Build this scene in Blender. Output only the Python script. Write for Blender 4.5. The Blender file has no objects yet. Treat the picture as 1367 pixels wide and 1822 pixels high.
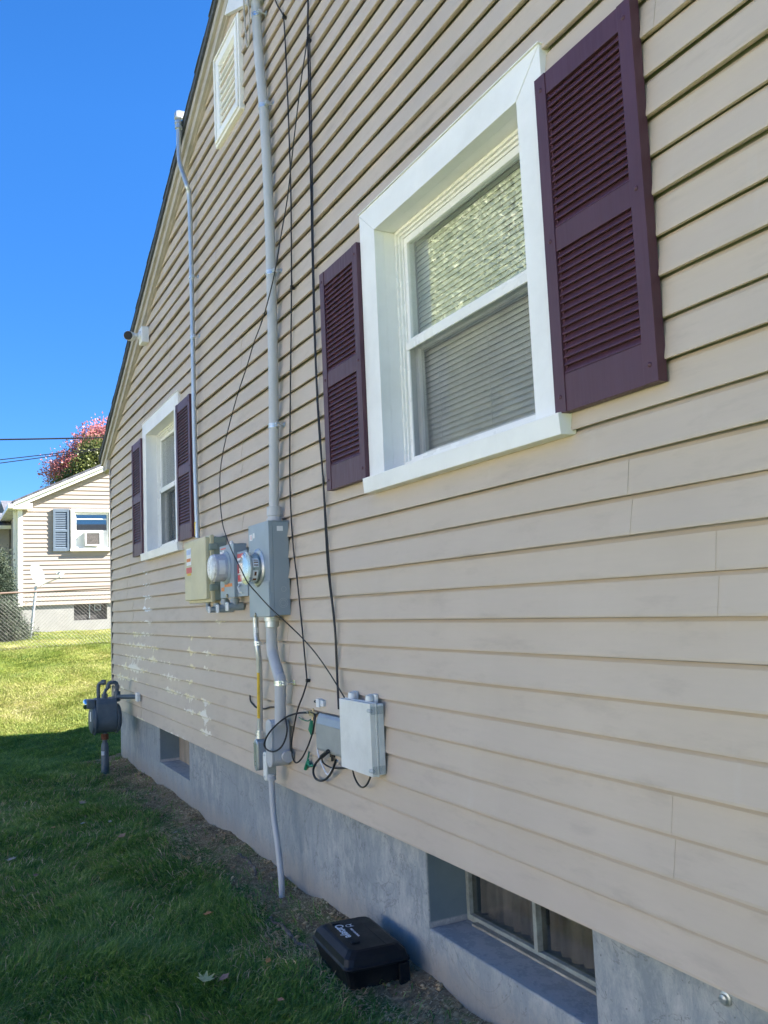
import bpy, bmesh, math, random
import numpy as np
from mathutils import Vector, Matrix
R = math.radians
random.seed(7); rng = np.random.default_rng(11)
SC = bpy.context.scene; COL = SC.collection

# ------------------------------------------------------------------ camera, sky, sun
CAM = Vector((0.0, -1.751, 0.979))
cd = bpy.data.cameras.new("camera"); cam = bpy.data.objects.new("camera", cd); COL.objects.link(cam)
r_ = Vector((0.45238, 0.89078, -0.04307)); u_ = Vector((0.11263, -0.00916, 0.99359)); f_ = Vector((-0.88468, 0.45434, 0.10447))
cam.matrix_world = Matrix(((r_[0], u_[0], -f_[0], CAM[0]), (r_[1], u_[1], -f_[1], CAM[1]), (r_[2], u_[2], -f_[2], CAM[2]), (0, 0, 0, 1)))
cd.sensor_fit = 'HORIZONTAL'; cd.sensor_width = 36.0; cd.lens = 36.0 * 1560.9 / 1367.0
cd.clip_start = 0.05; cd.clip_end = 3000
SC.camera = cam

SUN = Vector((0.47, 1.40, 1.0)).normalized()
el = math.asin(SUN.z); az = math.atan2(SUN.x, SUN.y)
w = bpy.data.worlds.new("World"); SC.world = w; w.use_nodes = True
nt = w.node_tree; nt.nodes.clear()
sky = nt.nodes.new('ShaderNodeTexSky'); sky.sky_type = 'NISHITA'; sky.sun_disc = False
sky.sun_elevation = el; sky.sun_rotation = az; sky.altitude = 1200; sky.air_density = 0.8; sky.dust_density = 0.0; sky.ozone_density = 6.0
bg = nt.nodes.new('ShaderNodeBackground'); bg.inputs[1].default_value = 0.068
wo = nt.nodes.new('ShaderNodeOutputWorld')
hs = nt.nodes.new('ShaderNodeHueSaturation'); hs.inputs['Saturation'].default_value = 1.18; hs.inputs['Hue'].default_value = .503
nt.links.new(sky.outputs[0], hs.inputs['Color']); wg = nt.nodes.new('ShaderNodeTexCoord'); ws = nt.nodes.new('ShaderNodeSeparateXYZ'); wr = nt.nodes.new('ShaderNodeMapRange'); wr.inputs[1].default_value = 0.0; wr.inputs[2].default_value = 0.5; wr.inputs[3].default_value = 0.55; wr.inputs[4].default_value = 1.0
wm = nt.nodes.new('ShaderNodeVectorMath'); wm.operation = 'SCALE'   # sky colour scaled darker towards the horizon to hold it blue
nt.links.new(wg.outputs['Generated'], ws.inputs[0]); nt.links.new(ws.outputs[2], wr.inputs[0]); nt.links.new(hs.outputs[0], wm.inputs[0]); nt.links.new(wr.outputs[0], wm.inputs['Scale']); nt.links.new(wm.outputs[0], bg.inputs[0]); nt.links.new(bg.outputs[0], wo.inputs[0])
sl = bpy.data.lights.new("sun", 'SUN'); sl.energy = 5.0; sl.angle = R(0.53); sl.color = (1.0, 0.94, 0.85)
so = bpy.data.objects.new("sun", sl); COL.objects.link(so)
so.rotation_euler = (-SUN).to_track_quat('-Z', 'Y').to_euler(); so.location = (0, 0, 30)
SC.view_settings.view_transform = 'Standard'; SC.view_settings.look = 'None'
SC.view_settings.exposure = 2.53; SC.view_settings.gamma = 1.0; SC.view_settings.use_curve_mapping = False
SC.cycles.max_bounces = 8; SC.cycles.diffuse_bounces = 4; SC.cycles.transparent_max_bounces = 16

# ------------------------------------------------------------------ node helpers
class M:
    """small wrapper for building a procedural material"""
    def __init__(s, name, col=(.5, .5, .5), rough=.6, metal=0, spec=.5):
        s.m = bpy.data.materials.new(name); s.m.use_nodes = True; s.t = s.m.node_tree
        s.b = s.t.nodes['Principled BSDF']; s.b.inputs['Base Color'].default_value = (*col, 1)
        s.b.inputs['Roughness'].default_value = rough; s.b.inputs['Metallic'].default_value = metal
        s.b.inputs['Specular IOR Level'].default_value = spec; s.col = (*col, 1); s._c = None
    def n(s, t, **k):
        x = s.t.nodes.new(t)
        for a, b in k.items(): setattr(x, a, b)
        return x
    def l(s, a, b): s.t.links.new(a, b)
    def co(s, scale=(1, 1, 1), loc=(0, 0, 0), src='Object'):
        if s._c is None: s._c = s.n('ShaderNodeTexCoord')
        mp = s.n('ShaderNodeMapping'); mp.inputs['Scale'].default_value = scale; mp.inputs['Location'].default_value = loc
        s.l(s._c.outputs[src], mp.inputs[0]); return mp.outputs[0]
    def noise(s, scale=5, detail=4, rough=.55, stretch=(1, 1, 1), loc=(0, 0, 0), dist=0):
        x = s.n('ShaderNodeTexNoise'); x.inputs['Scale'].default_value = scale; x.inputs['Detail'].default_value = detail
        x.inputs['Roughness'].default_value = rough; x.inputs['Distortion'].default_value = dist
        s.l(s.co(stretch, loc), x.inputs['Vector']); return x.outputs['Fac']
    def ramp(s, fac, stops, interp='LINEAR'):
        x = s.n('ShaderNodeValToRGB'); x.color_ramp.interpolation = interp; e = x.color_ramp.elements
        while len(e) < len(stops): e.new(0.5)
        for i, (p, c) in enumerate(stops):
            e[i].position = p; e[i].color = (*c, 1) if not isinstance(c, (int, float)) else (c, c, c, 1)
        s.l(fac, x.inputs[0]); return x.outputs[0]
    def mix(s, fac, a, b, mode='MIX'):
        x = s.n('ShaderNodeMix', data_type='RGBA', blend_type=mode)
        for v, i in ((fac, 0), (a, 6), (b, 7)):
            if isinstance(v, (int, float)): x.inputs[i].default_value = v if i == 0 else (v, v, v, 1)
            elif isinstance(v, tuple): x.inputs[i].default_value = v if len(v) == 4 else (*v, 1)
            else: s.l(v, x.inputs[i])
        return x.outputs[2]
    def math(s, op, a, b=None, c=None, clamp=False):
        x = s.n('ShaderNodeMath', operation=op); x.use_clamp = clamp
        for i, v in enumerate((a, b, c)):
            if v is None: continue
            if isinstance(v, (int, float)): x.inputs[i].default_value = v
            else: s.l(v, x.inputs[i])
        return x.outputs[0]
    def sep(s, v=None):
        x = s.n('ShaderNodeSeparateXYZ'); s.l(v or s.co(), x.inputs[0]); return x.outputs
    def color(s, c): s.l(c, s.b.inputs['Base Color']); return s
    def rough(s, c): s.l(c, s.b.inputs['Roughness']); return s
    def bump(s, h, strength=.3, dist=.01):
        x = s.n('ShaderNodeBump'); x.inputs['Strength'].default_value = strength; x.inputs['Distance'].default_value = dist
        s.l(h, x.inputs['Height']); s.l(x.outputs[0], s.b.inputs['Normal']); return s

def simple(name, col, rough=.5, metal=0, var=.12, scale=14, bump=.08, spec=.5, stretch=(1, 1, 1), dirt=None, dirt_amt=.35):
    m = M(name, col, rough, metal, spec)
    a = m.noise(scale, 5, .6, stretch)
    lo = tuple(c * (1 - var) for c in col); hi = tuple(min(1, c * (1 + var)) for c in col)
    c = m.ramp(a, [(.3, lo), (.7, hi)])
    if dirt:
        g = m.ramp(m.noise(scale * .35, 7, .7, stretch, (3, 1, 2)), [(.5, 0.0), (.72, dirt_amt)])
        c = m.mix(g, c, dirt)
    m.color(c); m.rough(m.ramp(m.noise(scale * 1.7, 3), [(.3, max(0, rough - .08)), (.7, min(1, rough + .1))]))
    if bump: m.bump(m.noise(scale * 3, 4), bump, .004)
    return m.m

# ------------------------------------------------------------------ mesh helpers
class MB:
    def __init__(s): s.v = []; s.f = []; s.mi = []; s.cur = 0
    def add(s, vs, fs):
        o = len(s.v); s.v += [tuple(p) for p in vs]; s.f += [tuple(i + o for i in f) for f in fs]; s.mi += [s.cur] * len(fs); return s
    def box(s, x0, x1, y0, y1, z0, z1):
        if x0 > x1: x0, x1 = x1, x0
        if y0 > y1: y0, y1 = y1, y0
        if z0 > z1: z0, z1 = z1, z0
        return s.add([(x0, y0, z0), (x1, y0, z0), (x1, y1, z0), (x0, y1, z0), (x0, y0, z1), (x1, y0, z1), (x1, y1, z1), (x0, y1, z1)],
                     [(0, 3, 2, 1), (4, 5, 6, 7), (0, 1, 5, 4), (1, 2, 6, 5), (2, 3, 7, 6), (3, 0, 4, 7)])
    def tube(s, pts, r, n=8, cap=True):
        P = [Vector(p) for p in pts]; m = len(P); rr = r if isinstance(r, (list, tuple)) else [r] * m
        T = []
        for i in range(m):
            a = P[max(0, i - 1)]; b = P[min(m - 1, i + 1)]; t = (b - a); T.append(t.normalized() if t.length > 1e-9 else Vector((0, 0, 1)))
        up = Vector((0, 1, 0)) if abs(T[0].y) < .9 else Vector((1, 0, 0))
        N = (up - T[0] * up.dot(T[0])).normalized(); vs = []
        for i in range(m):
            N = (N - T[i] * N.dot(T[i])).normalized(); B = T[i].cross(N)
            for k in range(n):
                a = 2 * math.pi * k / n; vs.append(P[i] + (N * math.cos(a) + B * math.sin(a)) * rr[i])
        fs = [(i * n + k, i * n + (k + 1) % n, (i + 1) * n + (k + 1) % n, (i + 1) * n + k) for i in range(m - 1) for k in range(n)]
        if cap: fs += [tuple(range(n - 1, -1, -1)), tuple(range((m - 1) * n, m * n))]
        return s.add(vs, fs)
    def lathe(s, c, axis, prof, n=24):
        """prof: list of (distance along axis, radius)"""
        A = Vector(axis).normalized(); c = Vector(c); up = Vector((0, 0, 1)) if abs(A.z) < .9 else Vector((1, 0, 0))
        N = (up - A * up.dot(A)).normalized(); B = A.cross(N); vs = []
        for d, r in prof:
            for k in range(n):
                a = 2 * math.pi * k / n; vs.append(c + A * d + (N * math.cos(a) + B * math.sin(a)) * r)
        m = len(prof)
        fs = [(i * n + k, i * n + (k + 1) % n, (i + 1) * n + (k + 1) % n, (i + 1) * n + k) for i in range(m - 1) for k in range(n)]
        fs += [tuple(range(n - 1, -1, -1)), tuple(range((m - 1) * n, m * n))]
        return s.add(vs, fs)
    def prism(s, poly, a, b, plane='xz'):
        """poly of 2D points extruded along the third axis from a to b"""
        def p(q, d): return (q[0], d, q[1]) if plane == 'xz' else ((d, q[0], q[1]) if plane == 'yz' else (q[0], q[1], d))
        n = len(poly); vs = [p(q, a) for q in poly] + [p(q, b) for q in poly]
        return s.add(vs, [tuple(range(n)), tuple(range(2 * n - 1, n - 1, -1))] + [(i, i + n, (i + 1) % n + n, (i + 1) % n) for i in range(n)])
    def build(s, name, mats, parent=None, smooth=False, bevel=0, seg=2, fix=True):
        me = bpy.data.meshes.new(name); me.from_pydata(s.v, [], s.f)
        for m in (mats if isinstance(mats, (list, tuple)) else [mats]): me.materials.append(m)
        if any(s.mi): me.polygons.foreach_set('material_index', s.mi)
        if fix:
            bm = bmesh.new(); bm.from_mesh(me); bmesh.ops.recalc_face_normals(bm, faces=bm.faces); bm.to_mesh(me); bm.free()
        ob = bpy.data.objects.new(name, me); COL.objects.link(ob)
        if smooth: smooth_by_angle(me, R(40))
        if bevel:
            b = ob.modifiers.new('bevel', 'BEVEL'); b.width = bevel; b.segments = seg; b.limit_method = 'ANGLE'; b.angle_limit = R(40)
            b.harden_normals = False
        if parent: ob.parent = parent; ob.matrix_parent_inverse = parent_inv(parent)
        return ob

def parent_inv(p):
    m = Matrix.Identity(4); q = p
    chain = []
    while q: chain.append(q); q = q.parent
    for q in reversed(chain): m = m @ q.matrix_parent_inverse @ Matrix.LocRotScale(q.location, q.rotation_euler, q.scale)
    return m.inverted()

def smooth_by_angle(me, ang):
    me.polygons.foreach_set('use_smooth', [True] * len(me.polygons))
    bm = bmesh.new(); bm.from_mesh(me)
    for e in bm.edges:
        if len(e.link_faces) == 2 and e.calc_face_angle(0) > ang: e.smooth = False
    bm.to_mesh(me); bm.free()

def tag(o, label=None, cat=None, group=None, kind=None):
    if label: o['label'] = label
    if cat: o['category'] = cat
    if group: o['group'] = group
    if kind: o['kind'] = kind
    return o
def thing(name, loc, label, cat, group=None):
    o = bpy.data.objects.new(name, None); COL.objects.link(o); o.location = loc; o.empty_display_size = .1
    return tag(o, label, cat, group)
def smooth_path(pts, k=6):
    P = [Vector(p) for p in pts]; out = []
    for i in range(len(P) - 1):
        p0 = P[max(0, i - 1)]; p1 = P[i]; p2 = P[i + 1]; p3 = P[min(len(P) - 1, i + 2)]
        for j in range(k):
            t = j / k
            out.append(.5 * ((2 * p1) + (p2 - p0) * t + (2 * p0 - 5 * p1 + 4 * p2 - p3) * t * t + (3 * p1 - p0 - 3 * p2 + p3) * t ** 3))
    out.append(P[-1]); return out

PATHS = {
  'service_conduit': [[-4.697, -0.06, 4.79], [-4.699, -0.06, 4.645], [-4.67, -0.06, 4.265], [-4.612, -0.06, 3.879], [-4.58, -0.06, 3.346], [-4.576, -0.06, 2.841], [-4.595, -0.06, 2.19], [-4.626, -0.065, 1.474]],
  'thin_conduit': [[-6.311, -0.13, 4.689], [-6.317, -0.13, 4.61], [-6.314, -0.13, 4.428], [-6.292, -0.12, 4.33], [-6.253, -0.09, 4.183], [-6.271, -0.07, 4.097], [-6.293, -0.06, 3.674], [-6.295, -0.06, 3.021], [-6.297, -0.06, 2.171], [-6.252, -0.065, 1.514]],
  'main_low': [[-4.677, -0.08, 0.941], [-4.692, -0.08, 0.773], [-4.661, -0.08, 0.705], [-4.596, -0.08, 0.623], [-4.574, -0.08, 0.579], [-4.593, -0.08, 0.358]],
  'side_low': [[-4.958, -0.08, 0.943], [-4.956, -0.08, 0.848], [-4.934, -0.08, 0.751], [-4.944, -0.07, 0.637], [-4.991, -0.06, 0.31], [-4.997, -0.06, 0.239]],
  'drop': [[-4.706, -0.1, 0.07], [-4.703, -0.1, 0.011], [-4.688, -0.1, -0.136], [-4.638, -0.1, -0.274], [-4.599, -0.1, -0.416]],
  'cable_a': [[-4.479, -0.03, 4.576], [-4.432, -0.03, 4.457], [-4.342, -0.03, 4.331], [-4.326, -0.03, 4.3], [-4.309, -0.03, 3.986], [-4.304, -0.03, 3.553], [-4.307, -0.03, 3.229], [-4.34, -0.03, 2.76], [-4.343, -0.03, 2.723], [-4.412, -0.03, 2.149], [-4.461, -0.03, 1.689], [-4.449, -0.03, 1.349], [-4.396, -0.03, 1.103], [-4.352, -0.03, 0.865], [-4.311, -0.03, 0.619], [-4.305, -0.03, 0.602], [-4.341, -0.04, 0.531], [-4.403, -0.05, 0.449], [-4.479, -0.05, 0.331], [-4.511, -0.05, 0.254], [-4.5, -0.05, 0.188], [-4.445, -0.05, 0.169], [-4.345, -0.05, 0.217], [-4.228, -0.05, 0.324], [-4.176, -0.05, 0.405], [-4.197, -0.04, 0.438], [-4.273, -0.03, 0.444]],
  'cable_b': [[-3.962, -0.03, 4.22], [-3.991, -0.03, 3.986], [-4.001, -0.03, 3.708], [-4.018, -0.03, 3.252], [-4.036, -0.03, 2.802], [-4.046, -0.03, 2.357], [-4.034, -0.03, 1.914], [-4.003, -0.03, 1.621], [-3.985, -0.03, 1.198], [-3.943, -0.03, 0.976], [-3.922, -0.03, 0.841], [-3.921, -0.03, 0.707], [-3.869, -0.05, 0.495]],
  'cable_b2': [[-3.96, -0.034, 3.965], [-3.969, -0.034, 3.689], [-3.982, -0.036, 3.234], [-4.012, -0.034, 2.793], [-4.023, -0.036, 2.202], [-4.002, -0.034, 1.763], [-3.978, -0.034, 1.476], [-3.944, -0.036, 1.113], [-3.913, -0.034, 0.908], [-3.904, -0.034, 0.788], [-3.903, -0.034, 0.654], [-3.839, -0.06, 0.498]],
  'cable_c': [[-3.949, -0.04, 4.003], [-3.959, -0.06, 3.863], [-4.019, -0.07, 3.709], [-4.139, -0.07, 3.46], [-4.281, -0.06, 3.212], [-4.35, -0.08, 3.013], [-4.394, -0.11, 2.801], [-4.576, -0.11, 2.637], [-4.793, -0.1, 2.537], [-4.927, -0.1, 2.438], [-5.194, -0.09, 2.287], [-5.487, -0.08, 2.063], [-5.603, -0.08, 1.895], [-5.551, -0.1, 1.701], [-5.379, -0.14, 1.535], [-5.204, -0.17, 1.431], [-4.819, -0.25, 1.301], [-4.61, -0.27, 1.195], [-4.549, -0.26, 1.131], [-4.532, -0.22, 1.075], [-4.456, -0.17, 0.99], [-4.344, -0.12, 0.905], [-4.303, -0.06, 0.832], [-4.144, -0.05, 0.755], [-3.974, -0.05, 0.665], [-3.754, -0.07, 0.56]],
  'loop': [[-4.328, -0.03, 0.437], [-4.405, -0.05, 0.429], [-4.477, -0.08, 0.408], [-4.518, -0.12, 0.372], [-4.571, -0.15, 0.323], [-4.619, -0.16, 0.274], [-4.631, -0.16, 0.243], [-4.578, -0.16, 0.229], [-4.48, -0.16, 0.235], [-4.403, -0.15, 0.264], [-4.387, -0.13, 0.306], [-4.384, -0.12, 0.354], [-4.478, -0.09, 0.388], [-4.654, -0.03, 0.396]],
  'stub': [[-5.285, -0.02, 0.457], [-5.277, -0.02, 0.423], [-5.225, -0.02, 0.404], [-5.163, -0.02, 0.392], [-5.029, -0.02, 0.397], [-4.91, -0.02, 0.416], [-4.796, -0.02, 0.423]],
  'loop_c': [[-3.969, -0.07, 0.29], [-4.079, -0.06, 0.248], [-4.195, -0.05, 0.19], [-4.214, -0.05, 0.149], [-4.179, -0.05, 0.126], [-4.107, -0.05, 0.129], [-4.034, -0.05, 0.154], [-3.945, -0.06, 0.205], [-3.878, -0.07, 0.262]],
  'loop_c2': [[-4.097, -0.05, 0.236], [-4.077, -0.05, 0.217], [-4.005, -0.04, 0.205], [-3.871, -0.04, 0.221], [-3.741, -0.05, 0.243]],
  'loop_d': [[-3.741, -0.05, 0.243], [-3.72, -0.05, 0.206], [-3.681, -0.05, 0.178], [-3.64, -0.05, 0.172], [-3.598, -0.05, 0.188], [-3.561, -0.05, 0.221], [-3.52, -0.06, 0.261]],
  'white_wire': [[-4.149, -0.05, 0.298], [-4.145, -0.05, 0.257], [-4.099, -0.05, 0.209], [-4.033, -0.05, 0.17], [-3.982, -0.05, 0.198], [-3.904, -0.05, 0.254]],
  'green_a': [[-4.442, -0.03, 0.403], [-4.379, -0.03, 0.395], [-4.316, -0.03, 0.395], [-4.277, -0.03, 0.407]],
  'green_b': [[-4.27, -0.03, 0.394], [-4.284, -0.03, 0.321], [-4.313, -0.03, 0.262], [-4.332, -0.03, 0.216], [-4.303, -0.03, 0.198], [-4.359, -0.03, 0.176]],
  'clips_service': [[-4.627, -0.06, 4.524], [-4.648, -0.06, 3.923], [-4.619, -0.06, 2.9], [-4.609, -0.06, 2.031]],
  'clips_thin': [[-6.309, -0.06, 3.461], [-6.278, -0.06, 3.029]],
  'clips_low': [[-4.574, -0.08, 0.579]],
  'clips_side': [[-4.926, -0.075, 0.783]],
  'splitter': [[-4.289, -0.03, 0.443], [-4.159, -0.02, 0.495], [-4.115, -0.02, 0.499], [-4.336, -0.02, 0.192]]
}


# ------------------------------------------------------------------ terrain
def gz(x, y):
    """lawn height: level beside the house, rising beyond its far corner"""
    x = np.asarray(x, float); y = np.asarray(y, float)
    z = np.interp(-x, [-1e4, 9.5, 11, 12.5, 14, 16, 18, 20, 22, 24, 30, 60, 1e4], [-.535, -.535, -.50, -.40, -.24, .08, .38, .50, .58, .64, .75, .9, .9])
    n = .012 * np.sin(x * 3.1 + y * 1.7) + .010 * np.sin(x * 7.3 - y * 5.1 + 1) + .006 * np.sin(x * 15.7 + y * 13.1)
    n += .018 * np.exp(-((y - .03) / .12) ** 2) * (1 + .35 * np.sin(x * 4.2) + .2 * np.sin(x * 11)) * ((x > -10) & (x < 1))
    return z + n
# ------------------------------------------------------------------ materials
ROW = 0.114
def mat_siding(name, col, peel=False, grime=1.0):
    m = M(name, col, .52, 0, .35)
    big = m.noise(1.3, 5, .6, (1, 1, 1)); fine = m.noise(60, 3, .6, (.12, 1, 1)); mid = m.noise(9, 6, .65, (.35, 1, 1.4), (4, 0, 1))
    c = m.mix(m.ramp(big, [(.3, 0.0), (.7, 1.0)]), tuple(v * .93 for v in col), tuple(v * 1.05 for v in col))
    c = m.mix(m.ramp(fine, [(.35, 0.0), (.7, .18)]), c, tuple(v * .84 for v in col))
    c = m.mix(m.ramp(mid, [(.55, 0.0), (.74, .36 * grime)]), c, tuple(v * .6 for v in col))
    st = m.noise(7, 5, .7, (1.6, 1, .22), (2, 3, 4))
    c = m.mix(m.ramp(st, [(.6, 0.0), (.8, .25 * grime)]), c, (.62, .58, .52))
    if peel:
        X, Y, Z = m.sep()
        fr = m.math('FRACT', m.math('DIVIDE', Z, ROW))
        tot = None
        for (cx, cz, rx, rz, wgt) in [(-8.25, 1.06, .26, .30, .9), (-8.3, 1.38, .05, .12, .9), (-8.6, .73, .75, .16, 1), (-8.9, .47, .8, .16, 1.1), (-8.0, .62, .3, .16, 1),
                                      (-7.35, .42, .45, .17, 1.0), (-6.78, .33, .22, .16, 1.1), (-6.35, .22, .17, .17, 1.25), (-6.7, .63, .12, .3, .9), (-9.5, .33, .5, .14, 1), (-7.3, .05, .6, .10, .7), (-5.95, .9, .2, .1, .75), (-6.2, .66, .2, .2, .7), (-8.5, 0.0, .3, .05, .8)]:
            dx = m.math('DIVIDE', m.math('SUBTRACT', X, cx), rx); dz = m.math('DIVIDE', m.math('SUBTRACT', Z, cz), rz)
            q = m.math('ADD', m.math('MULTIPLY', dx, dx), m.math('MULTIPLY', dz, dz))
            e = m.math('MULTIPLY', m.math('POWER', 2.718, m.math('MULTIPLY', q, -.8)), wgt)
            tot = e if tot is None else m.math('MAXIMUM', tot, e)
        # flaking starts at the top or at the butt of each board and hangs in ragged tongues
        edge = m.math('ABSOLUTE', m.math('SUBTRACT', m.math('MULTIPLY', fr, 2.0), 1.0))
        rag = m.noise(13, 8, .72, (.75, 1, .6), (1, 5, 2)); rag2 = m.noise(34, 5, .7, (1.0, 1, .6), (7, 2, 9))
        s_ = m.math('ADD', m.math('MULTIPLY', rag, 1.1), m.math('MULTIPLY', rag2, .28))
        s_ = m.math('ADD', s_, m.math('MULTIPLY', m.math('POWER', edge, 2.0), .30)); s_ = m.math('ADD', s_, m.math('MULTIPLY', tot, .40))
        mask = m.ramp(s_, [(.575 * 2 - .02, 0.0), (.575 * 2 + .01, 1.0)]) if False else m.math('MULTIPLY', m.math('SUBTRACT', s_, 1.175), 34.0, clamp=True)
        inside = m.ramp(tot, [(.06, 0.0), (.16, 1.0)])
        mask = m.math('MULTIPLY', mask, inside)
        under = m.mix(m.ramp(m.noise(5, 3, .5, (1, 1, .6), (9, 9, 9)), [(.44, 0.0), (.56, 1.0)]), (.80, .72, .48), (.82, .77, .66))
        wx = m.math('SUBTRACT', 1.0, m.math('ABSOLUTE', m.math('DIVIDE', m.math('ADD', X, 8.25), .35)), clamp=True)
        wz = m.math('MULTIPLY', m.math('SUBTRACT', Z, .86), 8.0, clamp=True)
        under = m.mix(m.math('MULTIPLY', m.math('MULTIPLY', wx, 2.5, clamp=True), wz), under, (.86, .88, .92))
        c = m.mix(mask, c, under)
        m.bump(m.math('ADD', m.math('MULTIPLY', mask, -1.2), m.math('MULTIPLY', fine, .5)), .35, .0012)
    else:
        m.bump(m.math('ADD', m.math('MULTIPLY', fine, .6), mid), .2, .0015)
    m.color(c); m.rough(m.ramp(mid, [(.3, .45), (.7, .62)]))
    return m.m
MS = {}
MS['siding'] = mat_siding('tan_vinyl_siding', (.562, .470, .376), True)
MS['siding_n'] = mat_siding('pale_vinyl_siding', (.40, .34, .29), False, .4)
MS['siding_w'] = mat_siding('added_house_siding', (.80, .76, .68), False, .2)
MS['siding_g'] = mat_siding('grey_vinyl_siding', (.42, .39, .38), False, .4)
MS['trim'] = simple('white_aluminium_trim', (.88, .87, .84), .38, 0, .04, 3, .05, .4, (1, 1, 1), (.45, .43, .36), .22)
MS['sash'] = simple('white_vinyl_sash', (.86, .85, .80), .3, 0, .03, 4, .03)
MS['rake'] = simple('cream_rake_trim', (.46, .42, .36), .45, 0, .10, 6, .1, .4, (1, 1, 3), (.22, .19, .15), .4)
MS['post'] = simple('tan_corner_post', (.34, .30, .26), .5, 0, .08, 5, .05)
MS['shutter'] = M('plum_shutter_plastic', (.06, .026, .045), .42, 0, .4)
m = MS['shutter']; g1 = m.noise(90, 3, .6, (1, 1, .06)); g2 = m.noise(3, 4, .6)
m.color(m.mix(m.ramp(g2, [(.3, 0.0), (.75, 1.0)]), (.072, .028, .041), (.096, .040, .058))); m.bump(g1, .35, .0012); m.rough(m.ramp(g1, [(.3, .36), (.7, .55)])); MS['shutter'] = m.m
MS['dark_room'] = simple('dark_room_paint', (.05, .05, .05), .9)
MS['blind'] = simple('off_white_blind_slat', (.80, .79, .73), .5, 0, .04, 9, 0)
MS['curtain'] = simple('dingy_curtain_cloth', (.56, .51, .45), .9, 0, .35, 7, .2, .1, (2.2, 1, .7), (.16, .14, .12), .7)
MS['pvc'] = simple('grey_pvc_conduit', (.50, .51, .52), .42, 0, .05, 5, .04, .4, (1, 1, .4), (.30, .29, .27), .35)
MS['galv'] = simple('galvanised_steel', (.52, .55, .56), .40, .7, .07, 9, .04, .5, (1, 1, .4), (.30, .30, .27), .4)
MS['zinc'] = simple('zinc_strap_metal', (.66, .70, .72), .3, .8, .05, 12, 0)
MS['box_grey'] = simple('grey_enamel_meter_can', (.28, .34, .39), .40, 0, .06, 4, .08, .5, (1, 1, .5), (.40, .40, .36), .25)
MS['box_pale'] = simple('pale_grey_plastic', (.76, .77, .73), .5, 0, .05, 5, .06, .4, (1, 1, 1), (.30, .31, .27), .35)
MS['box_mid'] = simple('mid_grey_plastic', (.36, .38, .36), .5, 0, .08, 5, .06, .4, (1, 1, 1), (.20, .20, .17), .35)
MS['box_cream'] = simple('yellowed_cream_plastic', (.60, .55, .36), .5, 0, .08, 5, .06, .4, (1, 1, 1), (.32, .33, .24), .45)
MS['box_green'] = simple('grey_green_plastic', (.25, .30, .26), .55, 0, .08, 5, .06)
MS['black'] = simple('black_rubber_cable', (.018, .018, .020), .45, 0, .2, 20, 0, .4)
MS['black_plastic'] = M('weathered_black_plastic', (.006, .007, .009), .5, 0, .3)
m = MS['black_plastic']; d1 = m.noise(7, 7, .7); d2 = m.noise(120, 2, .5)
X, Y, Z = m.sep(); low = m.math('MULTIPLY', m.math('SUBTRACT', -.44, Z), 9.0, clamp=True)
mud = m.math('MULTIPLY', m.ramp(d1, [(.48, 0.0), (.62, 1.0)]), m.math('ADD', m.math('MULTIPLY', low, .55), .07))
m.color(m.mix(mud, (.005, .006, .009), (.07, .06, .05))); m.bump(d2, .25, .0006); m.rough(m.ramp(d1, [(.3, .34), (.7, .6)])); MS['black_plastic'] = m.m
MS['gas'] = simple('blue_grey_gas_meter_paint', (.085, .115, .14), .5, .1, .15, 14, .25, .5, (1, 1, 1), (.16, .17, .17), .35)
MS['rust'] = simple('rusty_iron', (.16, .055, .025), .85, 0, .4, 60, .4)
MS['white_plastic'] = simple('white_plastic', (.74, .75, .76), .4, 0, .04, 12, .03)
MS['chrome'] = simple('bright_metal', (.75, .75, .74), .18, 1, .05, 20, 0)
MS['brass'] = simple('tarnished_brass', (.42, .36, .26), .35, .9, .2, 40, .1)
MS['label_white'] = simple('white_paper_label', (.80, .80, .80), .6, 0, .05, 60, 0)
MS['label_red'] = simple('red_warning_print', (.62, .10, .10), .5, 0, .1, 60, 0)
MS['label_orange'] = simple('orange_warning_print', (.70, .22, .04), .5, 0, .1, 60, 0)
MS['label_blue'] = simple('faded_blue_print', (.45, .55, .75), .5, 0, .1, 60, 0)
MS['yellow'] = simple('yellow_warning_tape', (.72, .48, .05), .5, 0, .12, 30, 0)
MS['green'] = simple('green_wire_plastic', (.01, .20, .11), .4, 0, .15, 20, 0)
MS['print_white'] = simple('white_ink', (.70, .74, .80), .5, 0, .12, 90, 0)
MS['dial'] = simple('meter_dial_face', (.60, .62, .58), .4, 0, .15, 30, 0)
MS['lavender'] = simple('lavender_grey_meter_skirt', (.55, .56, .62), .30, 0, .06, 8, 0)
MS['ink'] = simple('black_ink', (.02, .02, .02), .5, 0, .1, 30, 0)
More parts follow.
